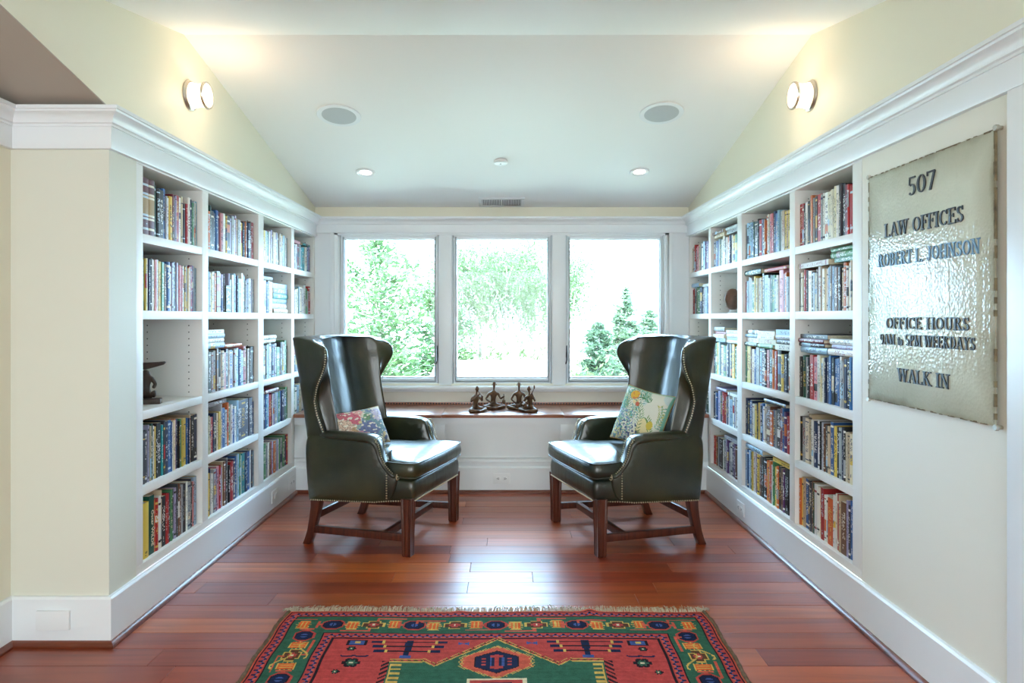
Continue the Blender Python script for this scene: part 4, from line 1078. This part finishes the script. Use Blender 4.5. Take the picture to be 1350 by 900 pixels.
# serif capitals as strokes on a unit box: ('l',x0,y0,x1,y1,w) bars, ('a',cx,cy,rx,ry,a0,a1) curved strokes, ('s',x,y) slab serifs
TK, TN, SF = .155, .062, .045
def GL(ch):
    T, N_ = TK, TN
    V_ = lambda x, w=T: ('l', x, 0, x, 1, w)
    S = lambda *p: [('s', x, y) for x, y in p]
    g = {
     'L': (.66, [V_(.16), ('l',.16,.03,.60,.03,N_), ('l',.60,0,.60,.22,N_)]+S((.16,0),(.16,1))),
     'A': (.86, [('l',.14,0,.43,1,N_), ('l',.74,0,.43,1,T), ('l',.24,.32,.64,.32,N_)]+S((.12,0),(.74,0))),
     'W': (1.16,[('l',.12,1,.34,0,T), ('l',.58,1,.34,0,N_), ('l',.58,1,.82,0,T), ('l',1.04,1,.82,0,N_)]+S((.12,1),(.58,1),(1.04,1))),
     'O': (.88, [('a',.44,.5,.34,.46,0,360)]),
     'F': (.68, [V_(.18), ('l',.18,.97,.62,.97,N_), ('l',.61,.78,.61,1,N_), ('l',.18,.52,.48,.52,N_), ('l',.48,.40,.48,.64,N_)]+S((.18,0),(.18,1))),
     'E': (.74, [V_(.18), ('l',.18,.97,.64,.97,N_), ('l',.63,.78,.63,1,N_), ('l',.18,.52,.48,.52,N_), ('l',.48,.40,.48,.64,N_), ('l',.18,.03,.66,.03,N_), ('l',.66,0,.66,.24,N_)]+S((.18,0),(.18,1))),
     'I': (.40, [V_(.20)]+S((.20,0),(.20,1))),
     'C': (.80, [('a',.44,.5,.34,.46,42,318), ('l',.70,.68,.70,.98,N_)]),
     'S': (.64, [('a',.32,.74,.20,.22,40,270), ('a',.32,.26,.22,.24,-140,90), ('l',.51,.72,.51,.98,N_), ('l',.11,.02,.11,.28,N_)]),
     'H': (.92, [V_(.20), V_(.72), ('l',.2,.5,.72,.5,N_)]+S((.20,0),(.20,1),(.72,0),(.72,1))),
     'U': (.86, [('l',.20,1,.20,.3,T), ('l',.68,1,.68,.3,N_), ('a',.44,.30,.24,.28,180,360)]+S((.20,1),(.68,1))),
     'R': (.82, [V_(.20), ('a',.34,.75,.24,.23,-90,90), ('l',.2,.97,.36,.97,N_), ('l',.2,.52,.36,.52,N_), ('l',.40,.52,.70,0,T)]+S((.20,0),(.20,1),(.72,0))),
     'P': (.74, [V_(.20), ('a',.34,.73,.26,.25,-90,90), ('l',.2,.97,.36,.97,N_), ('l',.2,.48,.36,.48,N_)]+S((.20,0),(.20,1))),
     'B': (.78, [V_(.20), ('a',.36,.75,.22,.22,-90,90), ('a',.38,.27,.26,.25,-90,90), ('l',.2,.97,.36,.97,N_), ('l',.2,.52,.38,.52,N_), ('l',.2,.03,.38,.03,N_)]+S((.20,0),(.20,1))),
     'D': (.86, [V_(.20), ('a',.36,.5,.34,.47,-90,90), ('l',.2,.97,.38,.97,N_), ('l',.2,.03,.38,.03,N_)]+S((.20,0),(.20,1))),
     'J': (.56, [('l',.34,1,.34,.22,T), ('a',.22,.22,.12,.20,180,360)]+S((.34,1))),
     'K': (.86, [V_(.20), ('l',.22,.42,.68,1,N_), ('l',.36,.56,.72,0,T)]+S((.20,0),(.20,1),(.68,1),(.74,0))),
     'M': (1.06,[('l',.16,0,.16,1,N_), ('l',.18,1,.50,.05,T), ('l',.50,.05,.82,1,N_), ('l',.86,1,.86,0,T)]+S((.16,0),(.16,1),(.86,0),(.86,1))),
     'N': (.90, [('l',.18,0,.18,1,N_), ('l',.18,1,.72,0,T), ('l',.72,0,.72,1,N_)]+S((.18,0),(.18,1),(.72,1))),
     'T': (.76, [V_(.38), ('l',.08,.97,.68,.97,N_), ('l',.08,.76,.08,1,N_), ('l',.68,.76,.68,1,N_)]+S((.38,0))),
     'Y': (.82, [('l',.14,1,.40,.48,T), ('l',.68,1,.40,.48,N_), ('l',.40,.5,.40,0,T)]+S((.14,1),(.68,1),(.40,0))),
     '5': (.66, [('l',.14,.97,.54,.97,.10), ('l',.14,.97,.12,.58,N_), ('a',.30,.32,.24,.30,-140,120)]),
     '0': (.72, [('a',.36,.5,.27,.47,0,360)]),
     '7': (.66, [('l',.08,.95,.58,.95,.10), ('l',.58,.95,.28,0,T*.9), ('l',.08,.76,.08,1,N_)]),
     '9': (.68, [('a',.34,.68,.23,.29,0,360), ('a',.30,.50,.28,.50,-110,20)]),
     't': (.40, [('l',.2,.75,.2,.1,.12), ('l',.08,.55,.34,.55,N_), ('a',.30,.12,.10,.10,180,300)]),
     'o': (.48, [('a',.24,.28,.17,.27,0,360)]),
     '.': (.30, [('l',.15,0,.15,.14,.14)]),
     ' ': (.42, [])}
    return g[ch]
def stroke_text(s, y_left, y_right, z_mid, H, material):
    """baseline runs from far edge (left on screen) y_left to near edge y_right; letters face -X; one part per word"""
    tot = sum(GL(c)[0] for c in s); k = (y_left-y_right)/tot; cur = 0
    d0, d1 = -.0070, -.0034
    def P(x, y): return ((y_left-2.243)-(cur+x)*k, (z_mid-1.3125)-H/2+y*H)
    for word in s.split(' '):
        m = MB()
        for ch in word:
            w, st = GL(ch)
            for q in st:
                if q[0] == 'l':
                    _, x0, y0, x1, y1, wd = q; hw = wd/2
                    if abs(y1-y0) < .05: pts = [P(x0-.03, y0-hw*.9), P(x1+.03, y1-hw*.9), P(x1+.03, y1+hw*.9), P(x0-.03, y0+hw*.9)]
                    else: pts = [P(x0-hw, y0), P(x0+hw, y0), P(x1+hw, y1), P(x1-hw, y1)]
                    m.prism(pts, 'X', d0, d1)
                elif q[0] == 's':
                    _, x, y = q; yy = SF if y < .5 else 1-SF
                    m.prism([P(x-.16, yy-SF), P(x+.16, yy-SF), P(x+.16, yy+SF), P(x-.16, yy+SF)], 'X', d0-.0001, d1)
                else:
                    _, cx, cy, rx, ry, a0, a1 = q; n = max(6, int(abs(a1-a0)/18)); prev = None
                    for i in range(n+1):
                        a = math.radians(a0+(a1-a0)*i/n); wd = TN+(TK-TN)*abs(math.cos(a))**1.3
                        o = P(cx+(rx+wd*.35)*math.cos(a), cy+(ry+wd*.15)*math.sin(a)); ii = P(cx+(rx-wd*.65)*math.cos(a), cy+(ry-wd*.75)*math.sin(a))
                        if prev: m.prism([prev[0], o, ii, prev[1]], 'X', d0, d1)
                        prev = (o, ii)
            cur += w
        cur += GL(' ')[0]
        m.build('lettering', material, t)
stroke_text('507', 2.320, 2.170, 1.643, .062, M['ink'])
stroke_text('LAW OFFICES', 2.463, 2.035, 1.513, .050, M['ink'])
stroke_text('ROBERT L. JOHNSON', 2.508, 1.965, 1.409, .046, M['inkblue'])
stroke_text('OFFICE HOURS', 2.455, 2.010, 1.182, .040, M['ink'])
stroke_text('9AM to 5PM WEEKDAYS', 2.493, 1.985, 1.124, .038, M['ink'])
stroke_text('WALK IN', 2.382, 2.100, 1.003, .046, M['ink'])

# ------------------------------------------------------------------ rug
RX0, RX1, RY1, RY0 = -.885, .795, 2.775, .15
C_ = {k: h2(v) for k, v in dict(red='B8443F', grn='34604A', nav='1C2442', blu='41568E', yel='CDA855', sal='CC5A44', blk='241A20', org='D9622E', crm='D8C9A4', brn='5A3A28').items()}
cell = .005; nx = int((RX1-RX0)/cell); ny = int((RY1-1.9)/cell)
img = np.zeros((ny, nx, 3)); XX, YY_ = np.meshgrid((np.arange(nx)+.5)*cell, (np.arange(ny)+.5)*cell)   # x from left edge, y from far edge inward
Wd = RX1-RX0
def fill(mask, c): img[mask] = C_[c]
e = np.minimum(np.minimum(XX, Wd-XX), YY_)
fill(e >= 0, 'red')
along = np.where(YY_ <= np.minimum(XX, Wd-XX), XX, YY_)
def guard(a, b):
    msk = (e >= a) & (e < b); fill(msk, 'red'); fill(msk & ((e < a+.005) | (e >= b-.005)), 'blk')
    mid = (e-a)/(b-a); p = (along/.030) % 1; inn = msk & (mid > .20) & (mid < .80)
    fill(inn, 'nav'); tri = np.abs(p-.5)*2
    fill(inn & (mid-.2 < .6*tri*.62) & (mid < .52), 'red'); fill(inn & (.8-mid < .6*(1-tri)*.5) & (mid > .55), 'sal')
    fill(inn & (np.abs(tri-.5) < .16) & (np.abs(mid-.5) < .10), 'blu'); fill(inn & ((mid < .24) | (mid > .76)), 'blk')
fill(e < .012, 'sal'); guard(.010, .056)
fill((e >= .056) & (e < .190), 'grn'); guard(.190, .236)
fill(e >= .236, 'red'); fill((e >= .236) & (e < .241), 'blk')
def motif(cx, cy, rot, kind, flip=1):
    dx, dy = XX-cx, YY_-cy
    if rot: dx, dy = dy, dx
    if kind == 'oct':
        ax, ay = np.abs(dx)*.86, np.abs(dy)*.92; q = np.maximum(np.maximum(ax, ay), (ax+ay)*.68)
        fill((ay < .008) & (np.abs(dx) < .060), 'sal'); fill((np.abs(np.abs(dx)-.056) < .0052) & (np.abs(dy) < .026), 'sal')
        fill(q < .037, 'red'); fill(q < .031, 'blk'); fill(q < .027, 'nav'); fill((q < .011) & (np.abs(dx) > .004), 'blu')
    if kind == 'cross':
        q = np.minimum(np.maximum(np.abs(dx)*.8, np.abs(dy)*2.0), np.maximum(np.abs(dx)*1.5, np.abs(dy)*1.1))
        fill(q < .036, 'yel'); fill(q < .030, 'brn'); fill(q < .017, 'red'); fill((np.abs(dx) < .004) & (np.abs(dy) < .006), 'crm')
    if kind == 'tul':
        d2 = dy*flip
        fill((np.abs(dx) < .030-.25*np.abs(d2)) & (np.abs(d2) < .034) & ((np.floor((d2+.1)/.008) % 2 == 0) | (np.abs(dx) < .018)), 'yel')
        fill((np.abs(dx) < .018) & (np.abs(d2) < .026), 'org'); fill((np.abs(np.abs(dx)-.007) < .0028) & (np.abs(d2) < .024), 'yel')
        fill((np.abs(d2+.046) < .0045) & (dx*flip > -.07) & (dx*flip < .04), 'sal')
        fill((np.abs(dx*flip+.07) < .006) & (d2 > -.050) & (d2 < -.022), 'sal')
    if kind == 'vine':
        fill((np.abs(dy-.025*flip*np.sin(dx*40)) < .004) & (np.abs(dx) < .06), 'yel')
cb = .123
for k in range(5):
    cx = .213+.3135*k
    motif(cx, cb, 0, 'oct')
    if k < 4:
        motif(cx+.157, cb, 0, 'cross'); motif(cx+.157-.08, cb+.008, 0, 'tul', 1 if k % 2 else -1); motif(cx+.157+.08, cb-.006, 0, 'tul', -1 if k % 2 else 1)
motif(.10, cb, 0, 'tul', 1); motif(Wd-.10, cb, 0, 'tul', 1)
for s, cx in ((0, cb), (1, Wd-cb)):
    motif(cx, .215, 1, 'oct'); motif(cx, .290, 1, 'tul', 1 if s else -1); motif(cx, .365, 1, 'cross'); motif(cx, .440, 1, 'tul', -1 if s else 1); motif(cx, .525, 1, 'oct'); motif(cx, .68, 1, 'cross')
    motif(cx+.03, .33, 1, 'vine'); motif(cx-.03, .40, 1, 'vine', -1)
# central medallion; u measured from the rug's axis, v from the far edge
U = XX-Wd/2-.008; Vv = YY_; au = np.abs(U)
gx = np.array([0, .012, .215, .265, .325, .372, .372]); # half outline from the apex out
gy = np.array([.245, .250, .432, .398, .405, .405, .60])
bound = np.interp(au, [0, .215, .255, .262, .372, .3721, 9], [.243, .432, .398, .405, .405, 9, 9])
ins = Vv > bound
fill((Vv > bound-.018) & (au < .39), 'red'); fill((Vv > bound-.018) & (au < .392) & ((np.floor((au+Vv)/.012) % 2) == 0), 'brn'); 
fill(ins, 'grn'); fill((Vv > bound-.004) & (Vv < bound+.004) & (au < .372), 'yel'); fill((Vv > bound-.020) & (Vv < bound-.016) & (au < .392), 'yel')
fill((np.abs(au-.365) < .004) & (Vv > .42), 'yel'); fill((au > .330) & (au < .362) & (Vv > .42) & ((np.floor(Vv/.014) % 2) == 0), 'yel')
fill((au > .372) & (au < .40) & (Vv > .40), 'red'); fill((au > .372) & (au < .40) & (Vv > .40) & ((np.floor((Vv-au)/.014) % 2) == 0), 'blk')
hexd = np.maximum(au*.9, (au*.62+np.abs(Vv-.405)))
saw = .013*((au+np.abs(Vv-.405))/.022 % 1)
fill(hexd < .120-saw, 'yel'); fill(hexd < .114-saw, 'sal'); fill(np.maximum(au, au*.55+np.abs(Vv-.405)) < .078, 'blk'); fill(np.maximum(au, au*.55+np.abs(Vv-.405)) < .072, 'nav')
fill((au < .008) & (np.abs(Vv-.405) < .05), 'red'); fill((au < .022) & (np.abs(np.abs(Vv-.405)-.038) < .007), 'red')
fill((np.abs(au-.045) < .009) & (np.abs(Vv-.405) < .026) & ((np.floor(Vv/.010) % 2) == 0), 'red')
fill((np.abs(au-.022) < .003) & (np.abs(Vv-.405) < .028), 'blu')
fill((au < .10) & (np.abs(Vv-.545) < .030), 'crm'); fill((au < .088) & (np.abs(Vv-.548) < .022), 'red'); fill((au < .05) & (np.abs(Vv-.553) < .014), 'nav')
# combs, squares and flowers in the red field
cu_ = .322
du = np.abs(au-cu_)
fill((du < .015-.07*np.abs(Vv-.28)) & (Vv > .248) & (Vv < .370), 'nav'); fill((du < .020) & (np.abs(Vv-.370) < .012), 'blu')
for v_, ex in ((.262, .12), (.295, .11), (.330, .10)):
    fill((du < ex) & (np.abs(Vv-v_) < .0032), 'blk'); fill((np.abs(du-ex) < .020) & (np.abs(Vv-v_) < .009), 'nav'); fill((np.abs(du-ex+.022) < .005) & (np.abs(Vv-v_) < .012), 'yel')
fill((np.abs(au-.515) < .036) & (np.abs(Vv-.270) < .022), 'blk'); fill((np.abs(au-.515) < .028) & (np.abs(Vv-.270) < .015), 'blu'); fill((np.abs(au-.515) < .010) & (np.abs(Vv-.268) < .006), 'yel')
def flower(x, v, r):
    d = np.hypot(au-x, (Vv-v)); a = np.arctan2(Vv-v, au-x)
    fill(d < r*(.72+.28*np.abs(np.cos(3*a))), 'blk'); fill(d < r*.6*(.6+.4*np.abs(np.cos(3*a))), 'grn'); fill(d < r*.22, 'crm')
flower(.525, .315, .018); flower(.505, .415, .034); flower(.55, .475, .016)
fill((np.abs(au-.505) < .050) & (np.abs(Vv-(.372-.25*np.abs(np.abs(au-.505)-.025))) < .0055), 'nav')
fill((np.abs(np.abs(au-.125)-.010) < .010*1) & (np.abs(Vv-.272) < .010*np.abs(au-.125)/.02+.002), 'blu')
# hand-knotted wool: small abrash
rs2 = np.random.RandomState(4); ab = np.repeat(rs2.uniform(.90, 1.10, (ny, 1)), nx, 1)*(1+rs2.uniform(-.07, .07, (ny, nx)))
img = img*ab[..., None]
rug = thing('oriental_rug', 'red and green patterned oriental wool rug with fringe on the wood floor', 'rug', ((RX0+RX1)/2, (RY0+RY1)/2, 0))
ox, oy = -rug.location.x, -rug.location.y
def wob(y): return .006*math.sin(y*9)+.004*math.sin(y*23)
vs = []; 
for j in range(ny+1):
    yy = RY1-j*cell
    for i in range(nx+1):
        xx = RX0+i*cell; ex = min(i, nx-i, j+3)
        bumpz = .010*math.exp(-((xx+.0-.335)**2)/.0006)*math.exp(-(j*cell)/.05) + .004*math.exp(-((xx+.19)**2)/.0009)*math.exp(-(j*cell)/.12)
        vs.append((xx+ox+(wob(yy) if 1 else 0)*(1 if xx < 0 else -1)*min(1, abs(xx)), yy+oy+.004*math.sin(xx*7), .008+.0006*mnoise.noise(Vector((xx*30, yy*30, 0)))+bumpz-(.003 if ex == 0 else 0)))
me = bpy.data.meshes.new('pile')
jj, ii = np.meshgrid(np.arange(ny), np.arange(nx), indexing='ij'); a = (jj*(nx+1)+ii).ravel()
F = np.stack([a+nx+1, a+nx+2, a+1, a], 1)
me.from_pydata(vs, [], F.tolist()); me.materials.append(M['rug'])
ca = me.color_attributes.new('Col', 'FLOAT_COLOR', 'CORNER'); arr = np.ones((len(F)*4, 4), dtype=np.float32); arr[:, :3] = np.repeat(img.reshape(-1, 3), 4, axis=0); ca.data.foreach_set('color', arr.ravel())
me.polygons.foreach_set('use_smooth', [True]*len(me.polygons))
o = bpy.data.objects.new('pile', me); COL.objects.link(o); o.parent = rug
# the rest of the carpet, out of the frame, in the field colours
m = MB()
yb = RY1-ny*cell
for x0, x1, c in ((RX0, RX0+.056, 'nav'), (RX0+.056, RX0+.19, 'grn'), (RX0+.19, RX0+.236, 'nav'), (RX0+.236, RX0+.45, 'red'), (RX0+.45, RX1-.45, 'grn'), (RX1-.45, RX1-.236, 'red'), (RX1-.236, RX1-.19, 'nav'), (RX1-.19, RX1-.056, 'grn'), (RX1-.056, RX1, 'nav')):
    m.col = C_[c]; m.box(x0+ox, x1+ox, RY0+oy, yb+oy, .0005, .008)
m.build('near_end', M['rug'], rug, usecol=True)
MB().box(RX0+ox+.004, RX1+ox-.004, yb+oy, RY1+oy-.002, .0005, .004).build('backing', M['selvedge'], rug)
for s, x in ((-1, RX0), (1, RX1)):
    pts = [(x+ox+s*.003+wob(yb+k*.02)*(1 if x < 0 else -1)*.85, yb+oy+k*.02, .007) for k in range(int((RY1-yb)/.02)+2)]
    MB().tube(pts, [.0075+.0015*math.sin(k*2.1) for k in range(len(pts))], 8).build('selvedge', M['selvedge'], rug, smooth=True)
m = MB(); rf = random.Random(8); x = RX0-.005
while x < RX1+.005:
    for q in range(2):
        a = rf.uniform(-.012, .012); ln = rf.uniform(.026, .050); zt = rf.uniform(.004, .015)
        bx = x+rf.uniform(-.002, .002); y_ = RY1+oy-.004+.004*math.sin(x*7)
        m.tube([(bx+ox, y_, .006), (bx+ox+a*.5, y_+ln*.5, .006+zt), (bx+ox+a, y_+ln, .003+zt*rf.random())], [.0021,.0019,.0012], 4)
    x += .0062
for cx, s in ((RX0, -1), (RX1, 1)):
    for q in range(26):
        a = rf.uniform(-.03, .03)+s*.01; ln = rf.uniform(.0, .04)
        m.tube([(cx+ox, RY1+oy-.006, .008), (cx+ox+a*.5, RY1+oy+ln*.4, .016), (cx+ox+a, RY1+oy+ln, .005)], [.002,.0018,.001], 4)
stuff(m.build('fringe', M['fringe'], rug, smooth=True, normals=False))

# ------------------------------------------------------------------ outside: hillside garden seen through the windows
g = MB(); gp = []
nxg, nyg = 30, 24
for j in range(nyg+1):
    for i in range(nxg+1):
        x = -30+60*i/nxg; y = 5.6+70*(j/nyg)**1.5
        z = -3.2-.02*(y-5)+.35*mnoise.noise(Vector((x*.15, y*.15, 0)))+max(0, (y-40))*.12
        gp.append((x, y, z))
g.quadmesh(gp, [(j*(nxg+1)+i, j*(nxg+1)+i+1, (j+1)*(nxg+1)+i+1, (j+1)*(nxg+1)+i) for j in range(nyg) for i in range(nxg)])
struct(g.build('ground', M['ground'], smooth=True))
def leaves(name, pts, size, material, parent, rs, flat=.5, elong=2.2):
    """pts: (x,y,z) arrays; random small leaf sprays, one mesh"""
    n = len(pts); P = np.array(pts); d1 = rs.normal(size=(n, 3)); d1[:, 2] *= flat; d1 /= np.linalg.norm(d1, axis=1)[:, None]
    d2 = np.cross(d1, rs.normal(size=(n, 3))); d2 /= np.linalg.norm(d2, axis=1)[:, None]
    s = size*rs.uniform(.6, 1.3, (n, 1)); a = P-d1*s*elong*.5; b = P+d2*s*.35; c = P+d1*s*elong*.5; d = P-d2*s*.35
    V = np.stack([a, b, c, d], 1).reshape(-1, 3); F = np.arange(4*n).reshape(-1, 4)
    me = bpy.data.meshes.new(name); me.from_pydata(V.tolist(), [], F.tolist()); me.materials.append(material)
    o = bpy.data.objects.new(name, me); COL.objects.link(o); o.parent = parent; return stuff(o)
def conifer(name, label, X, Y, z0, z1, r, material, seed, levels=26, droop=-.15, up=.35, dens=70, leaf=.09, top=.12, power=.8):
    rs = np.random.RandomState(seed); t = thing(name, label, 'tree', (X, Y, z0), 0)
    H = z1-z0; m = MB(); m.tube([(0,0,0),(.05,0,H*.5),(0,0,H*.98)], [.16,.09,.015], 8); m.build('trunk', M['bark'], t, smooth=True)
    pts = []; br = MB()
    for k in range(levels):
        f = k/(levels-1); z = H*(top+(.985-top)*f); L_ = r*(1-f)**power*rs.uniform(.75, 1.1)+.12
        nb = 5+int(4*(1-f))
        for q in range(nb):
            a = rs.uniform(0, 2*PI); l = L_*rs.uniform(.7, 1.12); e = up*(.4+f)+droop*(1-f)
            dx, dy, dz = math.cos(a)*l, math.sin(a)*l, l*e
            br.tube([(0,0,z),(dx*.5,dy*.5,z+dz*.35),(dx,dy,z+dz)], [.03*(1-f)+.01,.015,.005], 4)
            n = int(dens*l/r)+12; tt = rs.uniform(.22, 1.04, n); sp = .10+.16*l*(1-tt*.7)
            pts.append(np.stack([dx*tt+rs.normal(size=n)*sp*.6, dy*tt+rs.normal(size=n)*sp*.6, z+dz*tt**1.3+rs.normal(size=n)*sp*.28], 1))
    br.build('branches', M['bark'], t, normals=False)['kind'] = 'stuff'
    leaves('foliage', np.concatenate(pts), leaf, material, t, rs, .45); return t
def gum_tree(name, label, X, Y, z0, z1, spread, seed, material):
    rs = np.random.RandomState(seed); t = thing(name, label, 'tree', (X, Y, z0), 0); H = z1-z0; m = MB(); tips = []
    def grow(p, d, l, r, dep):
        q = p+d*l; mid = p+d*l*.5+Vector(rs.normal(size=3)*l*.05); m.tube([p, mid, q], [r, r*.85, r*.7], 6)
        if dep == 0: tips.append(q); return
        if dep <= 2: tips.append(q)
        for k in range(3 if dep > 1 else 2):
            nd = (d+Vector(rs.normal(size=3)*.42*spread)); nd.z = abs(nd.z)*.8+.25; grow(q, nd.normalized(), l*rs.uniform(.6, .82), r*.62, dep-1)
    for k in range(2): grow(Vector((k*.3-.15, 0, 0)), Vector((.25*(k*2-1)*spread, .1, 1)).normalized(), H*.33, .13, 4)
    m.build('trunk', M['bark'], t, smooth=True, normals=False)
    pts = [np.array(p)[None]+rs.normal(size=(110, 3))*np.array([.30,.30,.24]) for p in tips]
    leaves('foliage', np.concatenate(pts), .055, material, t, rs, 1.2, 2.2); return t
def bush(name, label, X, Y, z0, r, h, material, seed, n=2600, leaf=.08):
    rs = np.random.RandomState(seed); t = thing(name, label, 'bush', (X, Y, z0), 0); m = MB()
    for k in range(7):
        a = 2*PI*k/7; m.tube([(0,0,0),(math.cos(a)*r*.35,math.sin(a)*r*.35,h*.45),(math.cos(a)*r*.6,math.sin(a)*r*.6,h*.85)], [.04,.025,.01], 5)
    m.build('stems', M['bark'], t)
    d = rs.normal(size=(n, 3)); d /= np.linalg.norm(d, axis=1)[:, None]; d *= rs.uniform(.5, 1, (n, 1))**.4
    k = 1+.30*np.sin(d[:, :1]*9+seed)*np.cos(d[:, 1:2]*8)
    leaves('foliage', d*k*np.array([r, r, h*.55])+np.array([0, 0, h*.5]), leaf, material, t, rs, .8); return t
conifer('cypress_tree', 'pale green cypress with upswept branches filling the left window', -3.25, 17.0, -3.4, 3.25, 2.3, M['leaf1'], 3, levels=30, up=.5, droop=-.05, dens=90, power=.62)
conifer('cypress_tree', 'second cypress beside the first, by the right edge of the left window', -1.75, 19.0, -3.4, 2.15, 1.7, M['leaf1'], 9, levels=24, up=.3, droop=-.1, dens=80, power=.6)
conifer('cypress_tree', 'low cypress at the left edge of the left window', -4.6, 17.5, -3.4, 1.0, 1.5, M['leaf1'], 12, levels=20, dens=70)
gum_tree('eucalyptus_tree', 'airy eucalyptus with slanting trunks filling the middle window', -.1, 19.5, -3.4, 3.0, .62, 5, M['leaf2'])
gum_tree('eucalyptus_tree', 'taller eucalyptus just behind, on the right of the middle window', .35, 23.0, -3.4, 4.2, .60, 14, M['leaf2'])
conifer('pointed_conifer', 'blue green pointed conifer standing tallest in the right window', 4.15, 24.0, -3.6, 2.30, 1.5, M['leaf3'], 7, levels=34, up=.15, droop=-.1, dens=150, power=.9)
conifer('pointed_conifer', 'lower blue green conifer left of the tallest one in the right window', 3.0, 22.5, -3.6, 1.05, 1.5, M['leaf3'], 17, levels=30, up=.15, dens=150, power=.7)
conifer('pointed_conifer', 'blue green conifer behind, at the right edge of the right window', 5.35, 25.5, -3.6, 1.5, 1.5, M['leaf3'], 27, levels=28, up=.15, dens=140, power=.7)
bush('garden_bush', 'pale sunlit bush low in the right window, nearest its left side', 1.75, 15.0, -3.4, 1.25, 3.4, M['leaf4'], 31)
bush('garden_bush', 'pale sunlit bush low in the middle of the right window', 3.0, 14.5, -3.4, 1.2, 3.15, M['leaf4'], 32)
bush('garden_bush', 'pale sunlit bush low at the right end of the right window', 4.2, 16.0, -3.4, 1.3, 3.1, M['leaf4'], 33)
bush('garden_bush', 'pale bush behind the white roof in the middle window', .2, 18.5, -3.4, 2.2, 3.9, M['leaf4'], 34, n=4000)
bush('garden_bush', 'grey green bush at the foot of the cypress in the left window', -3.6, 14.5, -3.4, 1.3, 2.7, M['leaf2'], 35)
bush('garden_bush', 'grey green bush low at the right side of the left window', -2.1, 15.0, -3.4, 1.2, 2.6, M['leaf2'], 36)
t = thing('garden_building', 'low building with a flat white roof below the middle window', 'building', (-.28, 13.2, -3.36))
MB().box(-.95, .95, -1.0, 1.2, 0, 3.35).build('wall', M['siding'], t)
MB().prism([(-1.2, 3.35), (1.45, 3.35), (1.45, 3.45), (.4, 3.72), (-1.2, 3.45)], 'X', -1.12, 1.12).build('roof', M['roofwhite'], t)
MB().box(-.45, .10, -1.02, -.99, 1.6, 2.6).build('window', M['greyslot'], t)
